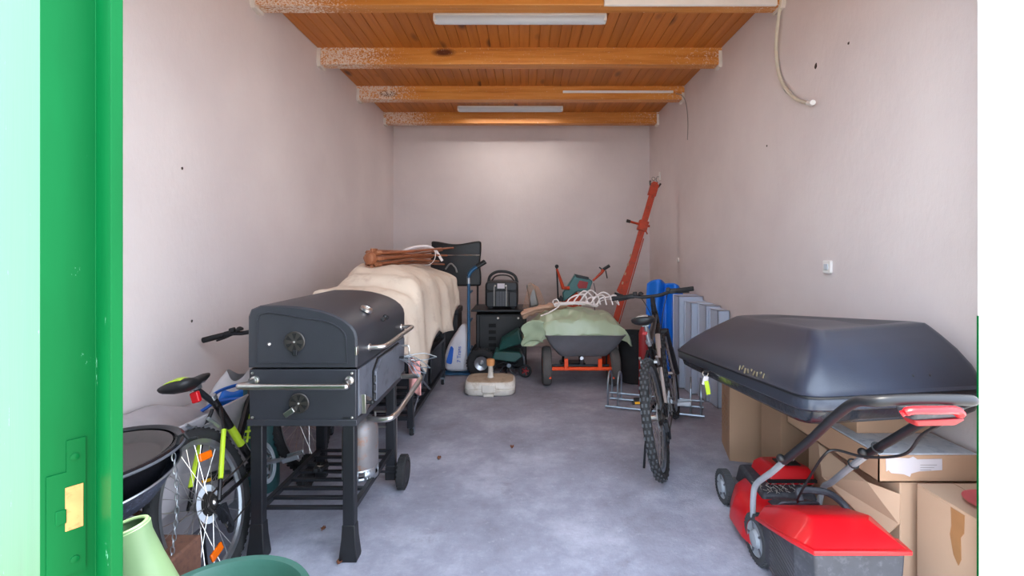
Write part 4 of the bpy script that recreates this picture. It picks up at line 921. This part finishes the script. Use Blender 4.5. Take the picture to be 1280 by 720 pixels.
for i, (y, xl, zt) in enumerate(((4.50, 1.445, .86), (4.30, 1.49, .82), (4.10, 1.545, .82), (3.92, 1.575, .80))):
    t = thing('storage_bin', ['translucent grey storage bin on end, farthest back next to the blue sled', 'translucent storage bin on end, second from the blue sled', 'translucent storage bin on end, third from the blue sled', 'translucent storage bin on end, nearest the roof box'][i], 'storage bin', (xl+.05, y, 0), group='translucent bins on end by the right wall')
    o = MB(); xr = 1.672
    for (a0, b0, c0, d0, e0, f0) in ((xl, xr, y, y+.004, 0.005, zt), (xl, xl+.004, y, y+.16, 0.005, zt), (xl, xr, y, y+.16, zt-.004, zt), (xl, xr, y, y+.16, 0.005, .009), (xr-.004, xr, y, y+.16, 0.005, zt)):
        o.box(a0, b0, c0, d0, e0, f0)
    o.build('bin_wall', CLEAR, t, smooth=0)
    MB().box(xl-.006, xr, y+.155, y+.17, 0.0, zt+.006).build('bin_rim', CLEAR, t, bevel=.004)
    MB().box(xl+.012, xl+.02, y-.003, y, .03, zt-.02).build('corner_rib', CLEAR, t)

# ------------------------------------------------------------ roof box
rb = thing('roof_box', 'large black car roof box resting on the cardboard boxes', 'roof box', (1.28, 2.4, .6))
def zs(y): return .820-.105*(y-1.55)
def plan(cs, rad): return roundpoly(cs, rad, 8)
seam = plan([(.905, 1.545), (1.655, 1.70), (1.655, 3.22), (.975, 3.14)], [.07, .07, .25, .20])
crest = plan([(1.075, 1.775), (1.56, 1.85), (1.50, 2.95), (1.285, 2.95)], [.045, .045, .12, .10])
n = len(seam)
def ring(t, dz, off=0, bulge=0):
    out = []; c = Vector((1.3, 2.4))
    for i in range(n):
        p = seam[i].lerp(crest[i], t)
        o_ = (seam[i]-c).normalized()
        p = p+o_*(off+bulge)
        h = .215 + .03*max(0, (p.x-1.1))*1.0
        out.append((p.x, p.y, zs(p.y) + (dz*h if dz > 0 else dz)))
    return out
top = []
lidr = [ring(0, 0, .006), ring(0, .02, .008), ring(.02, .07, 0), ring(.03, .10, 0), ring(.24, .36, .006), ring(.50, .60, .010), ring(.76, .81, .008), ring(.94, .955, .003), ring(1.0, 1.0, 0)]
def inner(f, dz):
    c = Vector((1.36, 2.35)); out = []
    for i in range(n):
        p = crest[i].lerp(c, f); nearw = max(0, 1-abs(p.y-1.85)/.5)
        h = .215+.03*max(0, p.x-1.1)
        out.append((p.x, p.y, zs(p.y)+h+dz))
    return out
lidr += [inner(.07, .004), inner(.2, -.004), inner(.35, -.016), inner(.5, -.014), inner(.7, .0), inner(.95, .004)]
# dip of the near crest between its two corners
fixr = []
for r_ in lidr:
    q = []
    for x, y, z in r_:
        k = max(0, 1-((x-1.26)/.2)**2)*max(0, 1-((y-1.80)/.16)**2)*(z > zs(y)+.12)
        q.append((x, y+.05*k, z-.03*k))
    fixr.append(q)
lid = MB().loft(fixr).build('lid', ROOFB, rb, smooth=32)
bsr = [ring(0, -.042, .002), ring(0, -.046, .0), ring(.03, -.052, -.01), ring(.04, -.082, -.02), ring(.12, -.10, -.03), ring(.5, -.105, -.1)]
MB().loft(bsr).build('base_tray', ROOFBASE, rb, smooth=40)
MB().loft([ring(0, -.002, .006), ring(0, -.010, .012), ring(0, -.040, .012), ring(0, -.045, .002)], cap=False).build('rim_band', ROOFB, rb, smooth=40)
MB().loft([[ (x, y, z) for x, y, z in ring(0, -.004, .014)], ring(0, .012, .014), ring(0, .012, .004), ring(0, -.004, .004)], True, False, True).build('seam_lip', BLACKM, rb)
for xx in (1.34, 1.41):
    yy = 1.545+(xx-.905)*.207+.03; MB().ball((xx, yy-.005, zs(yy)+.055), .006).build('rivet', BLACK, rb)
# worn chrome letter remains on the left flank near the front corner
Ml = FR((.925, 1.95, zs(1.95)+.025), (0.0, -1, .105), (-1, 0, .35))
GOLD = mat('worn_badge', (150, 138, 112), 0.35, 0.6)
for k, (w_, h_, r_) in enumerate(((.010, .02, .2), (.012, .018, -.5), (.014, .022, .1), (.010, .018, .6), (.018, .010, 0), (.012, .020, -.3), (.010, .018, .3), (.016, .008, .2), (.010, .020, 0))):
    MB().cbox((-.11+.026*k, .006*math.sin(k*2), .004), (w_*.55, h_, .004), Ml, rot=(0, 0, r_)).build('badge_fragment', GOLD, lid)
ky = thing('key_fob', 'keys with white and lime tag hanging from the roof box lock', 'keys', (.955, 2.83, .62))
kz = .60; kx = .93; kyy = 2.46
kx, kyy = .945, 2.46; kz = zs(kyy)-.06
MB().torus(.014, .0025, FR((kx-.02, kyy, kz), (1, 0, 0), (0, -1, 0)), 20, 6).build('ring', CHROME, ky)
MB().cbox((kx-.022, kyy-.004, kz-.035), (.026, .006, .045), rot=(0, R(15), 0)).build('white_tag', PAPER, ky, bevel=.002)
MB().cbox((kx-.012, kyy-.008, kz-.07), (.022, .006, .07), rot=(0, R(-10), 0)).build('lime_tag', LIME, ky, bevel=.002)
MB().cyl((kx, kyy, kz+.012), (kx-.03, kyy, kz+.012), .008, 10).build('key_head', BLACK, ky)

# ------------------------------------------------------------ cartons
def carton(label, c, s, yaw, m=CARD, tape=None, nm='cardboard_box'):
    t = thing(nm, label, 'box', (c[0], c[1], c[2]), (0, 0, yaw))
    hx, hy, H = s[0]/2, s[1]/2, s[2]
    o = MB().box(-hx, hx, -hy, hy, 0, H-.004).build('body', m, t, bevel=.004, local=True)
    MB().box(-hx+.001, -.0015, -hy+.001, hy-.001, H-.004, H).build('top_flap', m, t, local=True, bevel=.001)
    MB().box(.0015, hx-.001, -hy+.001, hy-.001, H-.004, H).build('top_flap', m, t, local=True, bevel=.001)
    if tape:
        for (a0, a1, b0, b1, c0, c1) in tape: MB().box(a0, a1, b0, b1, c0, c1).build('tape', TAPE, t, local=True)
    return t
A_ = carton('tall brown cardboard box with printed side under the far end of the roof box', (1.445, 3.06, 0), (.31, .30, .50), R(-14), tape=[(-.156, -.1545, -.03, .03, .40, .50)])
MA = INV[A_.name].inverted()
text('Ká', .052, MA @ Matrix(((1, 0, 0, .075), (0, 0, -1, -.1508), (0, 1, 0, .30), (0, 0, 0, 1))), PRINT, A_, 'lettering', .0006, .0006)
for k in range(6):
    z = .33-.035*k
    for j in range(4): MB().box(-.1565, -.155, .10-.055*j, .14-.055*j, z, z+.022).build('printed_block', TAPE, A_, local=True)
B_ = carton('brown cardboard box right of the printed box, behind the mower motor', (1.53, 2.72, 0), (.275, .22, .52), 0)
E_ = carton('brown cardboard box underneath the flat box with the white label', (1.525, 2.05, 0), (.29, .57, .448), 0, CARD2)
D_ = carton('brown cardboard box nearest the doorway with torn tape on its side', (1.54, 1.60, 0), (.265, .25, .46), 0, CARD2)
tp_ = MB(); rr = random.Random(5)
tp_.prism([(-.02+rr.uniform(-.004, .004)+.0*k, .0) for k in range(0)] or [(-.03, .12), (-.027, .06), (-.033, .03), (-.02, -.03), (-.002, -.055), (.008, -.03), (.006, .04), (.018, .06), (.02, .12)], 0, .0015, Matrix(((0, 0, -1, 1.4075), (-1, 0, 0, 1.555), (0, 1, 0, .33), (0, 0, 0, 1))))
tp_.build('torn_tape', TAPE, D_, smooth=0)
C_ = thing('open_flat_box', 'wide flat cardboard box with grey foam sheet on top and white label', 'box', (1.47, 2.05, .45), (0, 0, 0))
MB().box(1.29, 1.665, 1.75, 2.36, .452, .456).box(1.29, 1.294, 1.75, 2.36, .452, .55).box(1.29, 1.665, 1.75, 1.754, .452, .55).box(1.29, 1.665, 2.356, 2.36, .452, .55).box(1.661, 1.665, 1.75, 2.36, .452, .55).build('tray', CARD, C_)
MB().box(1.297, 1.658, 1.757, 2.353, .456, .553).build('foam_sheet', FOAM, C_, bevel=.003)
lab = [(.02, .09), (.105, .088), (.12, .094), (.135, .084), (.225, .086), (.225, .045), (.14, .040), (.112, .032), (.108, .020), (.085, .030), (.04, .034), (.03, .045), (.022, .04)]
MB().prism([(1.295+x, .452+z) for x, z in lab], 0, .0015, Matrix(((1, 0, 0, 0), (0, 0, -1, 1.7495), (0, 1, 0, 0), (0, 0, 0, 1)))).build('torn_label', PAPER, C_, smooth=0)
for k in range(3): MB().box(1.44, 1.50-.01*k, 1.7470, 1.7478, .515-.009*k, .5165-.009*k).build('label_line', WIRE, C_)
F_ = carton('shallow brown cardboard box wedged between the foam sheet and the roof box', (1.50, 2.14, .553), (.30, .38, .072), 0, CARD)
sheet = MB().add([(1.305, 2.13, .44), (1.305, 1.83, .415), (1.375, 1.755, .405), (1.365, 1.75, .30), (1.33, 1.78, .23), (1.265, 2.04, .335)], [(0, 1, 2, 3, 4, 5)])
so = sheet.build('cardboard_flap', CARD2, smooth=0, solid=.005); tag(so, 'loose bent cardboard flap sticking out beside the red mower', 'cardboard')
rl = thing('red_dish', 'translucent red plastic dish lying on the nearest cardboard box', 'dish', (1.52, 1.56, .46))
MB().lathe([(.002, .003), (.06, .003), (.085, .010), (.09, .014), (.085, .014), (.06, .007), (.002, .006)], 36, Matrix.Translation((1.54, 1.56, .462))).build('dish_body', mat('translucent_red', (210, 88, 92), .35), rl)

# ------------------------------------------------------------ lawn mower
mw = thing('lawn_mower', 'red and black electric lawn mower parked by the cardboard boxes', 'lawn mower', (1.12, 2.1, 0))
for (x, y, r_) in ((.975, 2.0, .095), (1.265, 2.02, .095), (1.03, 2.47, .082), (1.315, 2.46, .082)):
    s_ = -1 if x < 1.12 else 1
    Mw = FR((x, y, r_), (0, 1, 0), (s_, 0, 0))
    wl = MB().lathe([(.01, -.018), (r_*.72, -.018), (r_*.74, .012), (r_*.70, .018), (r_*.60, .014), (r_*.40, .014), (r_*.32, .026), (.004, .030)], 32, Mw).build('wheel', WHEELG, mw)
    ty = MB().lathe([(r_*.72, -.020), (r_*.96, -.020), (r_, -.012), (r_, .012), (r_*.96, .019), (r_*.73, .020)], 40, Mw, cap=False)
    for k in range(36): a = 2*PI*k/36; ty.cbox((r_*1.0*math.cos(a), r_*1.0*math.sin(a), 0), (.005, .007, .036), Mw, rot=(0, 0, a))
    ty.build('tyre', RUBG, wl)
    for k in range(5):
        a = 2*PI*k/5; MB().cbox((r_*.55*math.cos(a), r_*.55*math.sin(a), .016), (r_*.28, .008, .006), Mw, rot=(0, 0, a)).build('wheel_rib', GREYP, wl)
dk = [(.99, 1.93), (.955, 2.10), (.965, 2.24), (1.02, 2.36), (1.06, 2.40), (1.30, 2.40), (1.34, 2.25), (1.29, 1.95)]
P2 = [tuple(p) for p in roundpoly(dk, .03, 3)]; cd = Vector((1.14, 2.17))
def dri(z, k): return [(cd.x+(x-cd.x)*k, cd.y+(y-cd.y)*k, z) for x, y in P2]
MB().loft([dri(.045, 1.04), dri(.055, 1.05), dri(.10, 1.0), dri(.15, .93), dri(.18, .80), dri(.19, .4)]).build('deck', RED, mw, smooth=50)
MB().loft([[(1.04, 2.40, .05), (1.30, 2.40, .05), (1.30, 2.54, .06), (1.06, 2.54, .06)], [(1.04, 2.38, .13), (1.30, 2.38, .13), (1.29, 2.52, .11), (1.07, 2.52, .11)]]).build('front_axle_block', GREYP, mw, bevel=.01)
MB().loft([[(1.05, 2.12, .14), (1.31, 2.12, .14), (1.31, 2.5, .10), (1.09, 2.5, .10)], [(1.06, 2.14, .215), (1.30, 2.14, .215), (1.30, 2.47, .20), (1.10, 2.47, .20)]]).build('motor_base', MOWB, mw, bevel=.015)
mc = MB().loft([[(1.13, 2.22, .21), (1.345, 2.22, .21), (1.345, 2.44, .19), (1.145, 2.44, .19)], [(1.14, 2.23, .255), (1.345, 2.23, .255), (1.34, 2.43, .235), (1.155, 2.43, .235)], [(1.17, 2.25, .285), (1.33, 2.25, .282), (1.32, 2.41, .262), (1.18, 2.41, .262)]]).build('motor_cover', RED, mw, bevel=.008)
MB().box(1.125, 1.35, 2.215, 2.23, .222, .236).build('cover_vent', BLACK, mc); MB().box(1.20, 1.30, 2.26, 2.33, .283, .287).build('cover_slot', BLACK, mc)
gs = MB(); rr = random.Random(8)
for k in range(60):
    x, y = rr.uniform(1.06, 1.30), rr.uniform(2.13, 2.22); a = rr.uniform(0, PI)
    gs.tube([(x, y, .218), (x+.02*math.cos(a), y+.02*math.sin(a), .224)], .0012, 3)
stuff(gs.build('grass_clippings', WIRE, mw, smooth=0))
# grass catcher
bgx = lambda y: (.955-.075*(1.98-y)/.43, 1.255-.02*(1.98-y)/.43)
def bring(y, zb, zr, ztp, ex=0):
    a, b = bgx(y); a -= ex; b += ex
    return a, b, zb, zr, ztp
body = MB().loft([[(.965, 1.96, .07), (1.245, 1.96, .07), (1.245, 1.96, .20), (.965, 1.96, .20)],
                  [(.945, 1.85, .06), (1.24, 1.85, .06), (1.24, 1.85, .24), (.945, 1.85, .24)],
                  [(.905, 1.60, .07), (1.225, 1.60, .07), (1.235, 1.60, .335), (.895, 1.60, .335)],
                  [(.945, 1.535, .09), (1.20, 1.535, .09), (1.215, 1.53, .345), (.925, 1.53, .345)]]).build('grass_catcher', MOWB, mw, bevel=.008)
def L3(r): return r
lidc = MB().loft([[(.950, 1.975, .195), (1.25, 1.975, .195), (1.225, 1.965, .255), (.98, 1.965, .255)],
                  [(.935, 1.85, .235), (1.248, 1.85, .235), (1.215, 1.85, .315), (.985, 1.85, .315)],
                  [(.888, 1.60, .330), (1.242, 1.60, .330), (1.19, 1.66, .385), (.97, 1.66, .385)],
                  [(.918, 1.522, .340), (1.222, 1.522, .340), (1.16, 1.62, .388), (.99, 1.62, .388)]]).build('catcher_lid', RED, body, bevel=.01)
MB().loft([[(x, y, z) for x, y, z in r] for r in ([(.948, 1.98, .185), (1.252, 1.98, .185), (1.252, 1.98, .20), (.948, 1.98, .20)], [(.932, 1.85, .227), (1.25, 1.85, .227), (1.25, 1.85, .24), (.932, 1.85, .24)], [(.884, 1.60, .322), (1.246, 1.60, .322), (1.246, 1.60, .337), (.884, 1.60, .337)], [(.914, 1.516, .332), (1.226, 1.516, .332), (1.226, 1.516, .347), (.914, 1.516, .347)])]).build('lid_rim', RED, body, bevel=.003)
# mesh rows on the left flank of the catcher
for k in range(14):
    z = .085+k*.0165
    ya = 1.84; yb = 1.60
    if z > .235: ya = 1.84-(z-.235)*2.5
    MB().tube([(.943-(1.84-ya)*.16-.002, ya, z), (.902-.002*(k/14), yb, z)], .0036, 4).build('mesh_rib', GREYP, body)
hd_ = MB().loft([[(1.00, 1.93, .262), (1.20, 1.93, .262), (1.19, 2.03, .235), (1.02, 2.03, .235)], [(1.03, 1.92, .292), (1.18, 1.92, .292), (1.17, 2.0, .262), (1.04, 2.0, .262)]]).build('rear_flap', MOWB, mw, bevel=.008)
MB().tube(smoothpath([(1.08, 1.88, .315), (1.085, 1.90, .345), (1.13, 1.885, .355), (1.18, 1.86, .355), (1.195, 1.80, .345), (1.20, 1.78, .325)]), .013, 8).build('carry_handle', MOWB, mw)
for (x, y, z) in ((1.16, 1.53, .22), (1.10, 1.53, .16), (1.19, 1.53, .17)): MB().cbox((x, y, z), (.012, .003, .016), rot=(0, .6, 0)).build('scuff_mark', WHEELG, body)
# handle
hl = MB().tube(smoothpath([(.965, 2.03, .17), (.957, 2.01, .27), (.957, 1.98, .335), (.960, 1.86, .44), (.958, 1.74, .55)], 5), .0115, 10).build('lower_handle', WHEELG, mw)
MB().tube(smoothpath([(1.25, 2.04, .22), (1.245, 2.0, .31), (1.24, 1.94, .36), (1.215, 1.80, .48), (1.195, 1.66, .60)], 5), .0115, 10).build('lower_handle', WHEELG, mw)
MB().tube(smoothpath([(.960, 1.78, .515), (.945, 1.60, .66), (.91, 1.42, .80), (.880, 1.28, .892), (.885, 1.215, .915), (.93, 1.195, .925), (1.02, 1.19, .928), (1.10, 1.19, .926), (1.122, 1.21, .918), (1.135, 1.26, .89), (1.165, 1.40, .80), (1.19, 1.56, .68), (1.198, 1.69, .575)], 7), .0135, 12).build('upper_handle', BLACKM, mw)
for p in ((.962, 1.76, .535), (1.198, 1.67, .595)):
    MB().cyl((p[0]-.022, p[1], p[2]), (p[0]+.022, p[1], p[2]), .010, 10).ball((p[0]-.024, p[1], p[2]), .015).build('clamp_knob', BLACK, mw)
sw = MB().loft([[(.985, 1.215, .865), (1.11, 1.215, .875), (1.11, 1.265, .87), (.985, 1.265, .86)], [(.975, 1.20, .90), (1.105, 1.20, .905), (1.105, 1.27, .90), (.975, 1.27, .895)]]).build('switch_box', MOWB, mw, bevel=.008)
MB().loft([[(1.00, 1.225, .848), (1.10, 1.225, .85), (1.10, 1.26, .85), (1.0, 1.26, .848)], [(.985, 1.21, .868), (1.115, 1.21, .872), (1.115, 1.265, .872), (.985, 1.265, .868)]]).build('switch_base', REDD, sw, bevel=.005)
MB().tube(smoothpath([(.925, 1.18, .896), (.945, 1.17, .908), (1.00, 1.165, .910), (1.05, 1.17, .908), (1.065, 1.175, .893)]), [.010]*3+[.014]*20+[.010]*2, 10, flat=.7).build('switch_lever', RED, sw)
MB().tube(smoothpath([(1.10, 1.23, .87), (1.16, 1.40, .76), (1.185, 1.50, .66), (1.15, 1.62, .60), (1.10, 1.70, .59), (1.07, 1.72, .56), (1.07, 1.80, .45), (1.06, 1.86, .34), (1.08, 1.90, .30)], 7), .0045, 8).build('power_cable', BLACK, mw)
for p in ((1.19, 1.62, .632), (1.205, 1.76, .515)): MB().torus(.0165, .003, AX(p, (-.15, -.75, .65)), 18, 6).build('cable_clip', BLACK, mw)

# ------------------------------------------------------------ left foreground
fb = thing('fire_bowl', 'black enamel pan with raised rim standing beside the door', 'pan', (-1.36, 1.60, .4))
Mf = Matrix.Translation((-1.425, 1.60, .605)) @ Euler((R(4), R(-3), 0)).to_matrix().to_4x4()
MB().lathe([(.001, -.14), (.10, -.138), (.155, -.12), (.195, -.05), (.212, -.008), (.238, .0), (.240, .006), (.232, .010), (.212, .004)], 48, Mf, cap=False).build('bowl', PANBLK, fb, solid=.002)
MB().lathe([(.001, -.030), (.165, -.030), (.172, -.026), (.180, -.012), (.205, .002)], 44, Mf, cap=False).build('inner_plate', PANIN, fb)
MB().torus(.238, .006, Mf, 60, 8).build('rim', CHROME if False else GREYP, fb)
MB().tube([Mf @ Vector(p) for p in ((.225, .055, .0), (.235, .06, .035), (.25, .062, .040), (.262, .065, .02), (.29, .07, .022))], .006, 8).build('rim_hook', BLACK, fb)
s2_ = thing('speckled_bowl', 'speckled blue-grey enamel bowl hanging under the black pan', 'bowl', (-1.34, 1.60, .3))
Mf2 = Matrix.Translation((-1.42, 1.57, .515)) @ Euler((R(9), R(-3), 0)).to_matrix().to_4x4()
MB().lathe([(.001, -.10), (.10, -.098), (.175, -.06), (.222, .0), (.245, .03), (.248, .032)], 44, Mf2, cap=False).build('bowl', SPECK, s2_, solid=.003)
MB().torus(.247, .004, Mf2 @ Matrix.Translation((0, 0, .032)), 60, 6).build('rim', ALU, s2_)
chn_ = thing('hanging_chain', 'thin steel chain hanging from the bowl rim to the floor', 'chain', (-1.185, 1.62, 0))
lm = None
for k in range(27):
    z = .60-k*.0225
    if lm is None:
        lk_ = MB().tube([(.0055*math.cos(a), 0, .014*math.sin(a)) for a in [2*PI*j/12 for j in range(12)]], .0019, 5, loop=True)
        lm = lk_.build('link', ALU, chn_, local=True)
        o = lm
    else: o = lm.copy(); COL.objects.link(o); o.parent = chn_
    o.location = (0.012*math.sin(k*.25), 0, z); o.rotation_euler = (0, 0, R(90)*(k % 2)+.4)
st_ = thing('bowl_stand', 'rusty brown steel stand under the speckled bowl', 'stand', (-1.4, 1.6, 0))
for k in range(3):
    a = R(-30+120*k); MB().tube([(-1.40+.06*math.cos(a), 1.6+.06*math.sin(a), .40), (-1.40+.19*math.cos(a), 1.6+.12*math.sin(a), .0)], .012, 8).build('leg', mat('rusty_steel', (120, 82, 66), .8, dirt=(84, 60, 56), scale=30) if k == 0 else bpy.data.materials['rusty_steel'], st_)
MB().torus(.10, .01, Matrix.Translation((-1.40, 1.60, .37)), 30, 8).build('ring', bpy.data.materials['rusty_steel'], st_)
rust = bpy.data.materials['rusty_steel']
MB().loft([[(x, y, z) for x, y in ((-1.50, 1.52), (-1.17-.03*(z < .1), 1.52), (-1.17-.03*(z < .1), 1.74), (-1.50, 1.74))] for z in (.0, .16, .27)]).build('ash_tray', rust, st_, bevel=.008)
# plastic sheet over the wheel, along the wall
def sheetf(u, v):
    y = 1.70+1.0*u; x = -1.745+.36*v
    z = .60+.045*math.sin(u*5)+.04*noise.noise(Vector((u*4, v*4, 0)))-.35*v*v - .10*u
    return (x, y, z)
pl = MB().grid(sheetf, 40, 16).build('plastic_sheet', TARPG, smooth=60, solid=.003); tag(pl, 'crumpled grey plastic sheet between the left wall and the bicycle', 'sheet')
gpn = MB().cbox((-1.45, 2.12, .30), (.012, .62, .56), rot=(0, R(10), R(-3))).build('grey_board', TARPG, bevel=.003)
tag(gpn, 'grey board leaning on the wall behind the bicycle rear wheel', 'board')
bb_ = thing('blue_bag', 'blue and white plastic bag against the left wall behind the bicycle', 'bag', (-1.66, 2.7, 0))
def bagf(u, v):
    a = u*2*PI; r_ = (.10+.02*noise.noise(Vector((math.cos(a)*2, math.sin(a)*2, v*3))))*(math.sin(PI*min(.97, v*.9+.08))**.4)
    return (-1.63+r_*.95*math.cos(a), 2.75+r_*2.6*math.sin(a), .02+.58*v+.03*math.sin(a*2))
MB().grid(bagf, 36, 20).build('bag_body', BAG, bb_, smooth=60)
MB().grid(lambda u, v: tuple(Vector(bagf((u*.5-.25) % 1.0, .70+.22*v))+Vector((.008, 0, 0))), 20, 6).build('blue_panel', BLUE, bb_, smooth=60, solid=.003)
MB().grid(lambda u, v: tuple(Vector(bagf((u*.5-.25) % 1.0, .45+.14*v+.12*u))+Vector((.010, 0, 0))), 20, 6).build('blue_stripe', BLUEP, bb_, smooth=60, solid=.003)
MB().tube(smoothpath([p3(262, 500, 2.46), p3(272, 490, 2.46), p3(290, 483, 2.5), p3(312, 478, 2.55), p3(328, 470, 2.6)], 6), .020, 8, flat=.4).build('blue_strap', BLUEP, bb_)
MB().tube(smoothpath([p3(240, 521, 2.44), p3(255, 512, 2.46), p3(272, 502, 2.5), p3(300, 498, 2.55), p3(325, 496, 2.6)], 6), .022, 8, flat=.4).build('blue_strap', BLUEP, bb_)
tq = thing('turquoise_container', 'turquoise metal container under the left side of the grill', 'container', (-1.45, 2.85, 0))
MB().lathe([(.10, 0), (.11, .02), (.11, .46), (.08, .50), (.03, .52)], 24, Matrix.Translation((-1.43, 2.86-.25+.0, 0)) @ Matrix.Diagonal((.8, .8, 1.2, 1))).build('body', TURQ, tq)
# pale green plastic jug
jg = thing('pale_green_jug', 'pale green plastic watering jug beside the door, spout upwards', 'jug', (-1.0, 1.2, 0))
ax_ = Vector((.28, .10, -1)).normalized(); tip = Vector((-.975, 1.17, .622))
rings = []
for k, (d_, w2, h2) in enumerate(((0, .050, .036), (.004, .055, .040), (.03, .053, .038), (.10, .060, .048), (.25, .085, .068), (.45, .115, .09), (.62, .135, .10))):
    c = tip+ax_*d_+Vector((-.06*(d_), 0, 0))
    Mr = AX(c, ax_) if False else FR(c, (1, 0, .28), ax_)
    rings.append([Mr @ Vector((w2*math.cos(a), h2*math.sin(a), 0)) for a in [2*PI*j/28 for j in range(28)]])
rings2 = [rings[0]] + [[c_.lerp(sum(r_, Vector())/28, .12)+ax_*.001 for c_ in r_] for r_ in (rings[0],)] 
MB().loft(rings, cap=False).build('jug_body', SAGE, jg, smooth=50, solid=.004)
MB().tube(rings[0], .005, 8, loop=True).build('rim', SAGE, jg)
# sea green tub
gt = thing('green_tub', 'round sea-green plastic tub at the threshold, only its rim in frame', 'tub', (-.84, 1.28, 0))
MB().lathe([(.001, .005), (.17, .005), (.18, .02), (.215, .30), (.222, .318), (.238, .322), (.242, .315), (.238, .300), (.222, .29), (.19, .0)], 56, Matrix.Translation((-.84, 1.30, 0)), cap=False).build('tub_body', SEA, gt)
for s in (-1, 1): MB().tube(smoothpath([(-.84+s*.235, 1.24, .315), (-.84+s*.265, 1.27, .31), (-.84+s*.265, 1.33, .31), (-.84+s*.235, 1.36, .315)]), .008, 8).build('handle', SEA, gt)
# dry leaves
for i, (u, v) in enumerate(((404, 663), (424, 705), (549, 574), (640, 560))):
    y = 780/(v-312); x = (u-656)*y/600
    t = MB().grid(lambda a, b: (x+.012*(a-.5)*2*math.sin(PI*(b*.9+.05)), y+.015*(b-.5)*2, .004+.010*abs(a-.5)*2+.004*math.sin(b*7+i)), 6, 6).build('dry_leaf', LEAF, smooth=60, solid=.0008)
    tag(t, ['curled dry brown leaf under the front of the grill', 'pale dry leaf between the grill legs near the doorway', 'tiny dry leaf on the floor right of the grill wheel', 'tiny dry leaf in the middle of the floor'][i], 'leaf')
